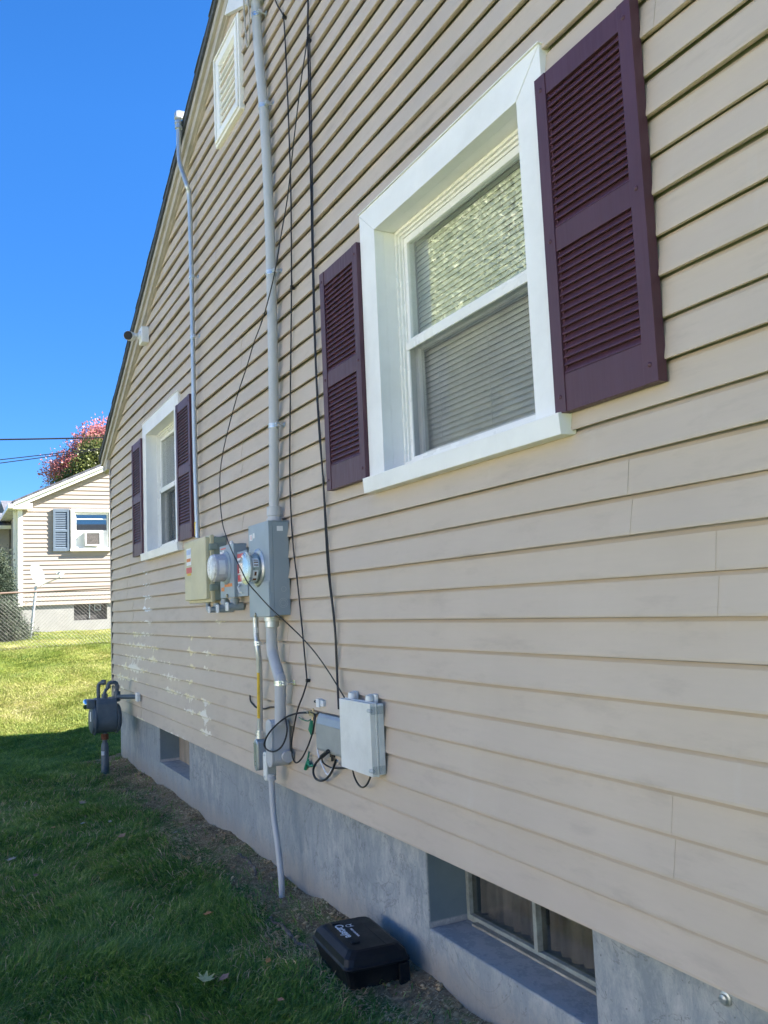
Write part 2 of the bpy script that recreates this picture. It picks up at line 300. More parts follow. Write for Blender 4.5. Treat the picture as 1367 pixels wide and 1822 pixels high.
def glass(name, tint=(1, 1, 1), k=1.6, ior=1.5, base=.03, rough=0.0):
    m = bpy.data.materials.new(name); m.use_nodes = True; t = m.node_tree; t.nodes.clear()
    o = t.nodes.new('ShaderNodeOutputMaterial'); mx = t.nodes.new('ShaderNodeMixShader')
    tr = t.nodes.new('ShaderNodeBsdfTransparent'); tr.inputs[0].default_value = (*tint, 1)
    gl = t.nodes.new('ShaderNodeBsdfGlossy'); gl.inputs['Roughness'].default_value = rough
    lw = t.nodes.new('ShaderNodeLayerWeight'); lw.inputs[0].default_value = .5; fr = t.nodes.new('ShaderNodeMath'); fr.operation = 'POWER'; fr.inputs[1].default_value = 3.0; t.links.new(lw.outputs['Facing'], fr.inputs[0])
    ma = t.nodes.new('ShaderNodeMath'); ma.operation = 'MULTIPLY_ADD'; ma.inputs[1].default_value = k; ma.inputs[2].default_value = base; ma.use_clamp = True
    # old float glass is never quite flat: a very long, shallow ripple
    tc = t.nodes.new('ShaderNodeTexCoord'); nz = t.nodes.new('ShaderNodeTexNoise'); nz.inputs['Scale'].default_value = 3.0; nz.inputs['Detail'].default_value = 1
    bp = t.nodes.new('ShaderNodeBump'); bp.inputs['Strength'].default_value = .03; bp.inputs['Distance'].default_value = .002
    t.links.new(tc.outputs['Object'], nz.inputs[0]); t.links.new(nz.outputs[0], bp.inputs['Height']); t.links.new(bp.outputs[0], gl.inputs['Normal'])
    t.links.new(fr.outputs[0], ma.inputs[0]); t.links.new(ma.outputs[0], mx.inputs[0])
    t.links.new(tr.outputs[0], mx.inputs[1]); t.links.new(gl.outputs[0], mx.inputs[2]); t.links.new(mx.outputs[0], o.inputs[0]); return m
MS['glass'] = glass('window_glass', (.93, .96, .94), .9, base=.13, rough=.014)
MS['glass_low'] = glass('lower_window_glass', (.95, .96, .95), .5, base=.05)
MS['glass_dirty'] = glass('dirty_basement_glass', (.76, .75, .72), .8, base=.14, rough=.16)
MS['meter_glass'] = glass('meter_cover_glass', (.92, .94, .95), 1.0, base=.06, rough=.03)
def screen():
    m = bpy.data.materials.new('insect_screen'); m.use_nodes = True; t = m.node_tree; t.nodes.clear()
    o = t.nodes.new('ShaderNodeOutputMaterial'); mx = t.nodes.new('ShaderNodeMixShader'); tr = t.nodes.new('ShaderNodeBsdfTransparent')
    df = t.nodes.new('ShaderNodeBsdfDiffuse'); df.inputs[0].default_value = (.14, .145, .15, 1)
    tc = t.nodes.new('ShaderNodeTexCoord'); nz = t.nodes.new('ShaderNodeTexNoise'); nz.inputs['Scale'].default_value = 5; nz.inputs['Detail'].default_value = 6
    rp = t.nodes.new('ShaderNodeMapRange'); rp.inputs[1].default_value = .3; rp.inputs[2].default_value = .75; rp.inputs[3].default_value = .30; rp.inputs[4].default_value = .42
    t.links.new(tc.outputs['Object'], nz.inputs[0]); t.links.new(nz.outputs[0], rp.inputs[0]); t.links.new(rp.outputs[0], mx.inputs[0])
    t.links.new(tr.outputs[0], mx.inputs[1]); t.links.new(df.outputs[0], mx.inputs[2]); t.links.new(mx.outputs[0], o.inputs[0]); return m
MS['screen'] = screen()

# painted concrete of the foundation: blue-grey paint with pale mineral bloom and a dusty foot
m = M('weathered_painted_concrete', (.3, .33, .36), .85, 0, .2)
a = m.noise(2.2, 8, .68, (1, 1, .8)); b = m.noise(13, 10, .8, (1.0, 1.0, .5), (3, 0, 0), .3); c3 = m.noise(45, 5, .7); d = m.noise(.7, 4, .6, (1, 1, .8), (8, 1, 0))
c = m.ramp(a, [(.3, (.235, .265, .28)), (.5, (.28, .31, .325)), (.72, (.335, .36, .37))])
bl = m.math('MULTIPLY', m.ramp(b, [(.44, 0.0), (.66, .62)]), m.ramp(d, [(.40, .25), (.58, 1.0)]))
c = m.mix(bl, c, (.60, .58, .54))
ck = m.noise(1.7, 9, .6, (1, 1, 1), (11, 4, 2), 1.2); c = m.mix(m.ramp(ck, [(.492, 0.0), (.4975, .55), (.503, 0.0)]), c, (.10, .10, .10))
pit = m.ramp(m.noise(70, 2, .5, (1, 1, 1), (5, 5, 5)), [(.68, 0.0), (.72, .6)]); c = m.mix(pit, c, (.12, .12, .12))
c = m.mix(m.ramp(c3, [(.5, 0.0), (.75, .25)]), c, (.16, .17, .18))
X, Y, Z = m.sep(); foot = m.math('MULTIPLY', m.math('SUBTRACT', m.math('ADD', -.36, m.math('MULTIPLY', m.math('SUBTRACT', b, .5), .25)), Z), 8.0, clamp=True)
c = m.mix(m.math('MULTIPLY', foot, .65), c, (.30, .265, .225))
deep = m.math('MULTIPLY', m.math('SUBTRACT', Y, .036), 200.0, clamp=True)
sill = m.math('MULTIPLY', m.math('SUBTRACT', -.30, Z), 120.0, clamp=True)
pnt = m.ramp(m.noise(3, 5, .6, (1, 1, 1), (2, 2, 2)), [(.3, (.15, .20, .23)), (.7, (.21, .26, .285))])
flk = m.ramp(m.noise(14, 8, .75, (1, 1, 1), (1, 7, 3)), [(.50, 0.0), (.55, 1.0)])
slc = m.mix(m.math('MULTIPLY', flk, .55), (.46, .45, .44), (.29, .30, .31))
c = m.mix(deep, c, m.mix(sill, pnt, slc))
m.color(c); m.bump(m.math('ADD', m.math('MULTIPLY', b, 1.0), m.math('MULTIPLY', c3, .6)), .55, .006); MS['concrete'] = m.m

# ground under the lawn: soil, thatch and dead straw along the wall, lawn earth in a shaded and a sunlit tone elsewhere
m = M('lawn_soil', (.05, .05, .03), .95, 0, .1)
X, Y, Z = m.sep(); n1 = m.noise(5, 6, .65); n2 = m.noise(38, 6, .75); n3 = m.noise(1.6, 5, .6, (1, 1, 1), (5, 5, 0)); n4 = m.noise(110, 3, .7)
soil = m.ramp(n2, [(.32, (.20, .125, .07)), (.5, (.40, .27, .16)), (.66, (.62, .48, .30)), (.8, (.80, .68, .46))])
soil = m.mix(m.ramp(n1, [(.42, 0.0), (.6, .7)]), soil, (.19, .12, .07))
soil = m.mix(m.ramp(m.noise(3.3, 6, .7, (1, 1.6, 1), (8, 3, 1)), [(.52, 0.0), (.62, .75)]), soil, (.16, .22, .06))
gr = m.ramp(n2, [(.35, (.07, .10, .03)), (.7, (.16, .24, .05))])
far = m.ramp(m.math('ADD', n3, m.math('MULTIPLY', m.math('SUBTRACT', n2, .5), .8)), [(.30, (.10, .15, .02)), (.52, (.18, .20, .045)), (.72, (.30, .26, .11))])  # sunlit lawn tone put into the earth colour beyond the house shadow
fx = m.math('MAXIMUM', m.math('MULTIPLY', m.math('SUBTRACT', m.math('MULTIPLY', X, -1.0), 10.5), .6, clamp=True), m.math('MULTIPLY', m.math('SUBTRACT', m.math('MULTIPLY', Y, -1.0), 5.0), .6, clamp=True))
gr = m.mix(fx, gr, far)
dirt = m.math('MULTIPLY', m.math('ADD', m.math('ADD', Y, .24), m.math('MULTIPLY', m.math('SUBTRACT', n1, .5), .5)), 14.0, clamp=True)
nx = m.math('MULTIPLY', m.math('ADD', X, 10.6), 3.0, clamp=True)
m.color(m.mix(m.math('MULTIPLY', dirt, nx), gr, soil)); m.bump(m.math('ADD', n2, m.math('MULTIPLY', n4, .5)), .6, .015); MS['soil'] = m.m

def mat_leafy(name, stops, rough=.55, trans=.35, scale=.7, spec=.3):
    m = M(name, stops[0][1], rough, 0, spec)
    at = m.n('ShaderNodeAttribute'); at.attribute_name = 'rnd'
    big = m.noise(scale, 4, .6)
    f = m.math('ADD', m.math('MULTIPLY', at.outputs['Fac'], .6), m.math('MULTIPLY', m.math('SUBTRACT', big, .3), 1.0))
    c = m.ramp(f, stops); m.color(c)
    tl = m.n('ShaderNodeBsdfTranslucent'); m.l(c, tl.inputs[0]); mx = m.n('ShaderNodeMixShader'); mx.inputs[0].default_value = trans
    out = m.t.nodes['Material Output']; m.l(m.b.outputs[0], mx.inputs[1]); m.l(tl.outputs[0], mx.inputs[2]); m.l(mx.outputs[0], out.inputs[0])
    return m.m
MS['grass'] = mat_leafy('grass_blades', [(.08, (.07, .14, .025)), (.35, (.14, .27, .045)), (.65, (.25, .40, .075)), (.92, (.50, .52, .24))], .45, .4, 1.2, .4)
MS['grass_sun'] = mat_leafy('sunlit_lawn_blades', [(.15, (.11, .17, .03)), (.45, (.21, .25, .05)), (.7, (.34, .33, .12)), (.95, (.50, .44, .26))], .6, .4, .9)  # sunlit copy of the lawn colour, used past the shadow edge
MS['straw'] = mat_leafy('dead_straw', [(.1, (.18, .12, .06)), (.5, (.46, .34, .19)), (.9, (.80, .66, .42))], .8, .15, 3)
MS['leaf_green'] = mat_leafy('tree_leaves', [(.1, (.04, .055, .018)), (.5, (.11, .135, .04)), (.9, (.24, .26, .09))], .38, .3, .8)
MS['leaf_pale'] = mat_leafy('pale_willow_leaves', [(.1, (.18, .22, .12)), (.5, (.42, .46, .30)), (.9, (.74, .76, .60))], .5, .35, .8, .25)
MS['leaf_red'] = mat_leafy('red_maple_leaves', [(.1, (.28, .10, .115)), (.5, (.50, .20, .20)), (.9, (.66, .40, .34))], .5, .4, .5)
MS['needle'] = mat_leafy('blue_spruce_needles', [(.1, (.012, .022, .014)), (.5, (.04, .065, .045)), (.9, (.15, .17, .11))], .6, .15, 2)
MS['bark'] = simple('tree_bark', (.11, .085, .065), .9, 0, .3, 12, .8, .2, (1, 1, .3))
m = M('asphalt_shingles', (.2, .2, .22), .9); br = m.n('ShaderNodeTexBrick'); br.inputs['Scale'].default_value = 1
for k, v in (('Brick Width', .3), ('Row Height', .14), ('Mortar Size', .006)): br.inputs[k].default_value = v
br.inputs['Color1'].default_value = (.085, .09, .11, 1); br.inputs['Color2'].default_value = (.14, .15, .18, 1); br.inputs['Mortar'].default_value = (.06, .06, .07, 1)
m.l(m.co(), br.inputs[0]); m.color(m.mix(m.ramp(m.noise(30, 4), [(.3, 0.0), (.7, .5)]), br.outputs[0], (.12, .12, .14))); m.bump(br.outputs[0], .5, .01); MS['shingle'] = m.m
MS['shingle_dark'] = simple('dark_shingle_edge', (.07, .078, .09), .9, 0, .3, 40, .5)

# ------------------------------------------------------------------ ground sheet
def axis(lo, hi, fine, a, b):
    v = list(np.arange(lo, hi, fine)); x = lo; s = fine
    while x > a: s *= 1.35; x -= s; v.insert(0, x)
    x = v[-1]; s = fine
    while x < b: s *= 1.35; x += s; v.append(x)
    return np.array(v)
gx = axis(-26, 2, .09, -900, 700); gy = axis(-3.2, 3.2, .09, -700, 900)
GX, GY = np.meshgrid(gx, gy, indexing='ij'); GZ = gz(GX, GY)
nx_, ny_ = GX.shape
GV = np.stack([GX, GY, GZ], -1).reshape(-1, 3)
ii, jj = np.meshgrid(np.arange(nx_ - 1), np.arange(ny_ - 1), indexing='ij'); base = (ii * ny_ + jj).ravel()
GF = np.stack([base, base + ny_, base + ny_ + 1, base + 1], -1)
def np_mesh(name, V, F, mat, parent=None, attr=None, smooth=False):
    me = bpy.data.meshes.new(name); k = F.shape[1]
    me.vertices.add(len(V)); me.vertices.foreach_set('co', V.astype(np.float32).ravel())
    me.loops.add(F.size); me.loops.foreach_set('vertex_index', F.astype(np.int32).ravel())
    me.polygons.add(len(F)); me.polygons.foreach_set('loop_start', (np.arange(len(F)) * k).astype(np.int32)); me.polygons.foreach_set('loop_total', np.full(len(F), k, np.int32))
    if smooth: me.polygons.foreach_set('use_smooth', np.ones(len(F), bool))
    if attr is not None: me.attributes.new('rnd', 'FLOAT', 'POINT').data.foreach_set('value', attr.astype(np.float32))
    me.materials.append(mat); me.update(calc_edges=True); ob = bpy.data.objects.new(name, me); COL.objects.link(ob)
    if parent: ob.parent = parent; ob.matrix_parent_inverse = parent_inv(parent)
    return ob
tag(np_mesh('ground', GV, GF, MS['soil'], smooth=True), kind='structure')

# ------------------------------------------------------------------ the house
H = thing('house', (-5.03, 0, -.53), 'tan vinyl sided house with plum shutters and painted concrete foundation, seen along its gable wall', 'house')
XL, XR, PK = -10.05, 0.0, -5.03
RS = .477
def rake_z(x): return 7.54 + RS * x if x <= PK else 7.54 + RS * (2 * PK - x)
openings = [(-3.40, -2.22), (-8.18, -6.98)]
NZ = ((1.08, 3), (.37, 2), (.9, 5))
def wall_mesh():
    V, F = [], []
    seams = {11: -1.864, 10: -1.864, 9: -1.577, 8: -1.577, 3: -1.795, 2: -1.795}
    rr = random.Random(3)
    for k in range(46):
        z0, z1 = k * ROW, (k + 1) * ROW
        if k not in seams:
            pr = k // 2; q = random.Random(pr * 7 + 1); seams[k] = q.uniform(-9.2, -4.4) if k != 45 else -5
        spans = [(XL, XR)]
        if 13 <= k <= 23:
            for a, b in openings:
                spans = [s for (s0, s1) in spans for s in (((s0, a), (b, s1)) if s0 < a and s1 > b else ((s0, s1),))]
        if k == 0: spans = [(XL, XR)]
        sp2 = []
        for s0, s1 in spans:
            sx = [seams[k]] + ([seams[k] - 3.66, seams[k] - 7.3] if seams[k] > -4 else [seams[k] + 3.66])
            cuts = sorted([s0, s1] + [c for c in sx if s0 + .05 < c < s1 - .05])
            for i in range(len(cuts) - 1): sp2.append((cuts[i], cuts[i + 1], i))
        butt = (.0235 if k % 2 == 0 else .0195) + rr.uniform(-.001, .001)
        for s0, s1, idx in sp2:
            off = .0015 if idx % 2 == 0 else 0.0; lap_ = .02 if idx % 2 and len(sp2) > 1 else 0
            if idx % 2: s0, s1 = (s0 - (lap_ if idx else 0), s1 + (lap_ if any(abs(q[0] - s1) < 1e-6 for q in sp2) else 0))
            def lim(x, z):
                if z > 2.74:
                    a = (z - 7.54) / RS; return min(max(x, a), 2 * PK - a)
                return x
            n = max(2, int((s1 - s0) / .16)); o = len(V)
            for i in range(n + 1):
                x = s0 + (s1 - s0) * i / n; wv = .0011 * math.sin(x * 2.1 + k * 1.9) + .0008 * math.sin(x * 5.3 + k * 3.1); wz = .0012 * math.sin(x * 1.7 + k * 2.3)
                prof = [(-.0015, z0 + .006), (-butt + .008, z0 + .001), (-butt, z0 + .0015), (-butt - .0002, z0 + .009), (-.0065, z1 - .013), (.0015, z1 - .001)]
                for yy, zz in prof: V.append((lim(x, zz), yy - off + wv, zz + wz))
            for i in range(n):
                for j in range(5): F.append((o + i * 6 + j, o + (i + 1) * 6 + j, o + (i + 1) * 6 + j + 1, o + i * 6 + j + 1))
            if off:   # turned edge of the overlapping panel
                e0 = len(V)
                for q_ in range(2, 5): p_ = V[o + n * 6 + q_]; V.append(p_); V.append((p_[0] - .001, p_[1] + .0028, p_[2]))
                for q_ in range(2): F.append((e0 + 2 * q_, e0 + 2 * q_ + 1, e0 + 2 * q_ + 3, e0 + 2 * q_ + 2))
    return V, F
V, F = wall_mesh(); mb = MB(); mb.add(V, F)
wall = mb.build('siding', MS['siding'], H, fix=False)
mb = MB()   # sheathing behind the siding, with the same openings, and the other walls
def gable(y0, y1):
    a = XL + .012; b = XR - .012
    def colm(x0, x1, z0=None, z1=None):
        zz0 = -.01 if z0 is None else z0
        if z1 is not None: mb.box(x0, x1, y0, y1, zz0, z1); return
        if x0 < PK < x1: pts = [(x0, zz0), (x1, zz0), (x1, rake_z(x1) + .02), (PK, rake_z(PK) + .02), (x0, rake_z(x0) + .02)]
        else: pts = [(x0, zz0), (x1, zz0), (x1, rake_z(x1) + .02), (x0, rake_z(x0) + .02)]
        mb.prism(pts, y0, y1)
    colm(a, openings[1][0]); colm(openings[1][1], openings[0][0]); colm(openings[0][1], b)
    for o0, o1 in openings: colm(o0, o1, -.01, 1.50); colm(o0, o1, 2.66)
gable(.011, .10)
mb.box(XL + .012, XL + .11, .10, 7.99, -.01, 2.72); mb.box(XR - .11, XR - .012, .10, 7.99, -.01, 2.72)
mb.prism([(XL + .012, -.01), (XR - .012, -.01), (XR - .012, 2.74), (PK, 5.15), (XL + .012, 2.74)], 8.0, 8.1)
mb.build('wall', MS['siding_g'], H)
# corner posts
mb = MB(); mb.box(XL - .045, XL - .0048, -.024, .06, -.03, 2.72); mb.box(XL - .005, XL + .010, -.024, -.0185, -.03, 2.72); mb.build('corner_post', MS['post'], H, bevel=.002)
mb = MB(); mb.box(XR + .005, XR + .045, -.024, .06, -.03, 2.72); mb.build('corner_post', MS['post'], H, bevel=.002)
# roof slabs, rake boards
mb = MB(); t = .05
for sgn in (-1, 1):
    xe = PK + sgn * 5.32; ze = 7.54 + .135 + RS * (PK - 5.32)
    zp = 7.54 + .135 + RS * PK
    mb.prism([(xe, ze), (PK, zp), (PK, zp + t * 1.1), (xe, ze + t)], -.095, 8.25)
rf = mb.build('roof', MS['shingle_dark'], H)
mb = MB(); g_ = random.Random(9)
for sgn in (-1, 1):
    d_ = 0.0
    while d_ < 5.3:
        xa = PK + sgn * d_; xb = PK + sgn * min(5.33, d_ + .13); za = 7.54 + .135 + RS * (PK - d_) + t; zb = za - RS * abs(xb - xa); k_ = g_.uniform(-.004, .003)
        mb.prism([(xa, za + .001), (xb, zb + .004), (xb, zb + .009), (xa, za + .004)], -.103 - k_, 8.2); d_ += .13
mb.build('shingle_courses', MS['shingle_dark'], rf)
mb = MB()
for sgn in (-1, 1):
    xe = PK + sgn * 5.29
    def zz(x, o): return 7.54 + RS * (PK - abs(x - PK)) + o
    mb.prism([(xe, zz(xe, -.004)), (PK, zz(PK, -.004)), (PK, zz(PK, .133)), (xe, zz(xe, .133))], -.055, .008)
    mb.prism([(xe, zz(xe, .072)), (PK, zz(PK, .072)), (PK, zz(PK, .134)), (xe, zz(xe, .134))], -.078, -.0552)
    mb.prism([(xe, zz(xe, -.016)), (PK, zz(PK, -.016)), (PK, zz(PK, -.0045)), (xe, zz(xe, -.0045))], -.034, -.006)
mb.build('rake_board', MS['rake'], H, bevel=.002)
# short return at the low corner and gutter line of the eave
for a_, b_ in ((XL - .27, XL - .02), (XR + .02, XR + .27)):
    mb = MB(); mb.box(a_, b_, -.05, 8.0, 2.62, 2.78); mb.build('eave_board', MS['rake'], H, bevel=.004)
# pale panel closing the gable peak
mb = MB(); mb.prism([(-5.36, 4.985), (-4.93, 4.775), (-4.915, 4.99), (-5.03, 5.10), (-5.10, 5.105)], -.05, -.018)
mb.build('peak_panel', MS['white_plastic'], H, bevel=.003)
# foundation with two window wells cut in it
mb = MB(); F0 = .03; FX = [(-9.87, -8.02), (-6.99, -3.23), (-2.212, -.1)]
for a, b in FX: mb.box(a, b, F0, .27, -1.2, -.004)
for a, b in ((-8.02, -6.99), (-3.23, -2.212)): mb.box(a, b, F0, .45, -1.2, -.325)
mb.box(-9.87, -9.65, .27, 7.9, -1.2, -.004); mb.box(-.32, -.1, .27, 7.9, -1.2, -.004)
mb.build('foundation', MS['concrete'], H, bevel=.006)
mb = MB(); mb.box(XL + .02, XR - .02, .012, .35, -.003, .0) ; mb.build('floor_edge', MS['dark_room'], H)
# a sealed well at the far end, a glazed window at the near end
mb = MB(); mb.box(-8.02, -6.99, .205, .26, -.324, -.005)
mb.build('blocked_window_panel', simple('dusty_tan_board', (.33, .28, .22), .8, 0, .2, 9, .2, .2, (1, 1, .4), (.16, .14, .12), .6), H)
mb = MB(); y0, y1 = .21, .25
mb.box(-3.228, -2.214, y0, y1, -.323, -.298); mb.box(-3.228, -3.205, y0, y1, -.298, -.006); mb.box(-2.237, -2.214, y0, y1, -.298, -.006)
mb.box(-2.76, -2.738, y0 - .006, y1, -.300, -.006); mb.box(-3.205, -2.237, y0, y1, -.03, -.006)
bw = mb.build('basement_window', simple('chalky_green_grey_steel', (.30, .32, .29), .7, 0, .2, 30, .3, .3, (1, 1, 1), (.12, .10, .07), .6), H, bevel=.002)
mb = MB(); mb.box(-3.204, -2.761, .228, .231, -.297, -.031); mb.build('pane', MS['glass_dirty'], bw)
mb = MB(); mb.box(-2.737, -2.238, .228, .231, -.297, -.031); mb.build('pane', MS['glass_dirty'], bw)
mb = MB(); mb.box(-3.15, -2.30, .182, .209, -.322, -.312)
mb.build('wooden_sill', simple('cracked_grey_sill', (.33, .31, .26), .85, 0, .25, 25, .4, .2, (.4, 1, 1), (.12, .11, .10), .6), bw, bevel=.002)
for x0, x1 in ((-3.19, -2.78), (-2.72, -2.26)):
    mb = MB(); n = 60; vs = []; fs = []
    for i in range(n + 1):
        x = x0 + (x1 - x0) * i / n; yy = .262 + .011 * math.sin(i * .75 + x * 3) + .006 * math.sin(i * 1.9)
        zb = -.296 + .004 * math.sin(i * .31)
        vs += [(x, yy, zb), (x + .004 * math.sin(i), yy + .004, -.01)]
    for i in range(n): fs.append((2 * i, 2 * i + 2, 2 * i + 3, 2 * i + 1))
    mb.add(vs, fs); c = mb.build('curtain', MS['curtain'], bw, smooth=True)
    s = c.modifiers.new('thick', 'SOLIDIFY'); s.thickness = .002
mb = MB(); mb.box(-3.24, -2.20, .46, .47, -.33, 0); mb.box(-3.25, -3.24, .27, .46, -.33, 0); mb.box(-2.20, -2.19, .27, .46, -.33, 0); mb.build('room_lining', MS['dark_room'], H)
# ------------------------------------------------------------------ windows and shutters
def make_window(x0, x1, blinds, dark):
    """outer casing x0..x1, z 1.47..2.757"""
    zt = 2.755; ix0, ix1 = x0 + .144, x1 - .138; it = 2.632; ib = 1.565; yf = -.036
    # mitred head and side casings with the returns that run back to the sash
    mb = MB()
    mb.prism([(x0, zt), (x1, zt), (ix1, it), (ix0, it)], yf, .012)
    mb.prism([(x0, zt - .0015), (ix0 - .0008, it - .001), (ix0 - .0008, 1.51), (x0, 1.51)], yf + .0015, .012)
    mb.prism([(x1, zt - .0015), (ix1 + .0008, it - .001), (ix1 + .0008, 1.51), (x1, 1.51)], yf + .0015, .012)
    mb.box(ix0 - .022, ix0 - .001, .012, .135, 1.51, it); mb.box(ix1 + .001, ix1 + .022, .012, .135, 1.51, it); mb.box(ix0 - .022, ix1 + .022, .012, .135, it + .001, it + .02)
    mb.box(x0 - .004, x1 + .004, yf - .006, .009, zt + .001, zt + .006)
    W = mb.build('window', MS['trim'], H, bevel=.0015)
    # sloping sill with a turned-down nose
    mb = MB(); mb.prism([(yf - .026, 1.470), (yf - .032, 1.537), (.13, 1.575), (.13, 1.51), (0, 1.49), (0, 1.472)], x0 - .008, x1 + .018, 'yz')
    mb.build('sill', MS['trim'], W, bevel=.002)
    # frame, upper sash (outer), lower sash (inner), meeting rail
    mb = MB(); ya = .066
    for o, yy, wd in ((0, ya, .014), (.0145, ya + .010, .012), (.027, ya + .020, .012)):
        mb.box(ix0 + o, ix0 + o + wd, yy, .145, 1.575, it - o); mb.box(ix1 - o - wd, ix1 - o, yy, .145, 1.575, it - o)
        mb.box(ix0 + o + wd, ix1 - o - wd, yy, .145, it - o - wd, it - o)
    mb.box(ix0 + .014, ix1 - .014, ya, .145, 1.573, 1.589)
    mb.build('window_frame', MS['sash'], W, bevel=.001)
    a, b = ix0 + .0395, ix1 - .0395; zm = 2.118
    def sash(z0, z1, y, rail, st):
        m = MB(); m.box(a, a + st, y, y + .03, z0, z1); m.box(b - st, b, y, y + .03, z0, z1)
        m.box(a + st, b - st, y, y + .03, z0, z0 + rail); m.box(a + st, b - st, y, y + .03, z1 - rail, z1); return m
    sash(zm - .018, it - .040, ya + .024, .030, .026).build('upper_sash', MS['sash'], W, bevel=.003)
    m = sash(1.590, zm + .0, ya + .056, .036, .032); m.box(a, b, ya + .012, ya + .023, zm - .040, zm - .006)
    m.box(a, a + .022, ya + .014, ya + .024, 1.590, zm - .041); m.box(b - .022, b, ya + .014, ya + .024, 1.590, zm - .041); m.box(a + .022, b - .022, ya + .014, ya + .024, 1.590, 1.606)
    m.build('lower_sash', MS['sash'], W, bevel=.002)
    m = MB(); m.box(a + .026, b - .026, ya + .037, ya + .040, zm + .012, it - .07); m.build('pane', MS['glass'], W)
    m = MB(); m.box(a + .032, b - .032, ya + .070, ya + .073, 1.626, zm - .036); m.build('pane', MS['glass_low'], W)
    m = MB(); m.add([(a + .02, ya + .021, 1.60), (b - .02, ya + .021, 1.60), (b - .02, ya + .021, zm - .04), (a + .02, ya + .021, zm - .04)], [(0, 1, 2, 3)])
    sc = m.build('insect_screen', MS['screen'], W)
    # dark room behind
    m = MB(); Y1 = 1.9; m.box(ix0 - .3, ix1 + .3, Y1, Y1 + .02, 1.0, 3.0); m.box(ix0 - .32, ix0 - .3, .15, Y1, 1.0, 3.0); m.box(ix1 + .3, ix1 + .32, .15, Y1, 1.0, 3.0)
    m.box(ix0 - .3, ix1 + .3, .15, Y1, .98, 1.0); m.box(ix0 - .3, ix1 + .3, .15, Y1, 2.7, 2.72)
    m.box(ix0 - .3, ix0 - .03, .101, .149, 1.0, 2.7); m.box(ix1 + .03, ix1 + .3, .101, .149, 1.0, 2.7)
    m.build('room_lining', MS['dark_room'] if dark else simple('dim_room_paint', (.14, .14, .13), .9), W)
    if blinds:
        m = MB(); y = .176; n = 46; z0, z1 = 1.575, 2.64
        for i in range(n):
            z = z0 + (z1 - z0) * i / (n - 1); tl = .0135; q = .0005 * math.sin(i * 2.1)
            m.add([(a - .03, y - .0055, z - tl), (b + .03, y - .0055, z - tl), (b + .03, y - .0025 + q, z + .001), (a - .03, y - .0025 + q, z + .001), (a - .03, y + .0060, z + tl), (b + .03, y + .0060, z + tl)], [(0, 1, 2, 3), (3, 2, 5, 4)])
        for k in (.12, .5, .88):
            x = a + (b - a) * k; m.box(x - .0012, x + .0012, y - .008, y - .0065, z0, z1)
        m.box(a - .03, b + .03, y - .02, y + .01, 2.645, 2.675)
        bl = m.build('window_blind', MS['blind'], None); s = bl.modifiers.new('thick', 'SOLIDIFY'); s.thickness = .0008
        tag(bl, 'closed off-white slatted blind hanging behind the glass of the near window', 'window blind')
    else:
        m = MB(); y = .26
        for c0, c1 in ((a - .02, a + .20), (b - .28, b + .02)):
            n = 40; vs = []; fs = []
            for i in range(n + 1):
                x = c0 + (c1 - c0) * i / n; yy = y + .018 * math.sin(i * .9)
                vs += [(x, yy, 1.45), (x, yy, 2.65)]
            for i in range(n): fs.append((2 * i, 2 * i + 2, 2 * i + 3, 2 * i + 1))
            m.add(vs, fs)
        c = m.build('curtain', simple('pale_grey_curtain', (.34, .36, .38), .9, 0, .1, 8, .1), W, smooth=True); s = c.modifiers.new('thick', 'SOLIDIFY'); s.thickness = .002
    return W
make_window(-3.466, -2.108, True, False)
make_window(-8.250, -6.885, False, True)

def shutter_mesh():
    """louvred shutter .436 wide, 1.09 high, origin at its lower left"""
    w, h, th = .436, 1.092, .034; st = .052
    mb = MB(); mb.box(0, st, -th, 0, 0, h); mb.box(w - st, w, -th, 0, 0, h)
    for a, b in ((0, .115), (.503, .578), (h - .072, h)): mb.box(st, w - st, -th + .003, -.001, a, b)
    mb.box(st, w - st, -.017, -.003, .115, h - .072)
    for a, b in ((.115, .503), (.578, h - .072)):
        n = int(round((b - a) / .0245)); p = (b - a) / n
        for i in range(n):
            z = a + p * i
            mb.prism([(-.016, z + p * 1.0), (-.018, z + p * 1.0), (-.0295, z + .006), (-.0305, z + .002), (-.027, z + .0005), (-.016, z + .004)], st, w - st, 'yz')
    mb.box(st - .0005, st + .008, -th + .010, -.012, .115, h - .072); mb.box(w - st - .008, w - st + .0005, -th + .010, -.012, .115, h - .072)
    return mb
def screw_mesh():
    mb = MB(); mb.lathe((0, 0, 0), (0, -1, 0), [(0, .0075), (.0015, .0075), (.004, .004), (.0045, .0015)], 12); return mb
def place(ob, par, loc):
    ob.parent = par; ob.location = loc; ob.matrix_parent_inverse = parent_inv(par); return ob
S0 = shutter_mesh().build('shutter', MS['shutter'], None, bevel=.0025); S0.location = (0, 0, 0)
sc0 = screw_mesh().build('screw', MS['shutter'], None, smooth=True)
spots = [(-2.120, -.020, 1.536), (-3.905, -.020, 1.540), (-6.895, -.020, 1.540), (-8.680, -.020, 1.535)]
scr = [(.028, 0, .05), (.408, 0, .05), (.028, 0, .545), (.408, 0, .545), (.028, 0, 1.045), (.408, 0, 1.045)]
for i, p in enumerate(spots):
    s = S0 if i == 0 else S0.copy()
    if i: COL.objects.link(s)
    s.parent = H; s.location = p; s.matrix_parent_inverse = parent_inv(H)
    for j, q in enumerate(scr):
        c = sc0 if (i == 0 and j == 0) else sc0.copy()
        if not (i == 0 and j == 0): COL.objects.link(c)
        c.parent = s; c.location = (q[0], -.034, q[2])
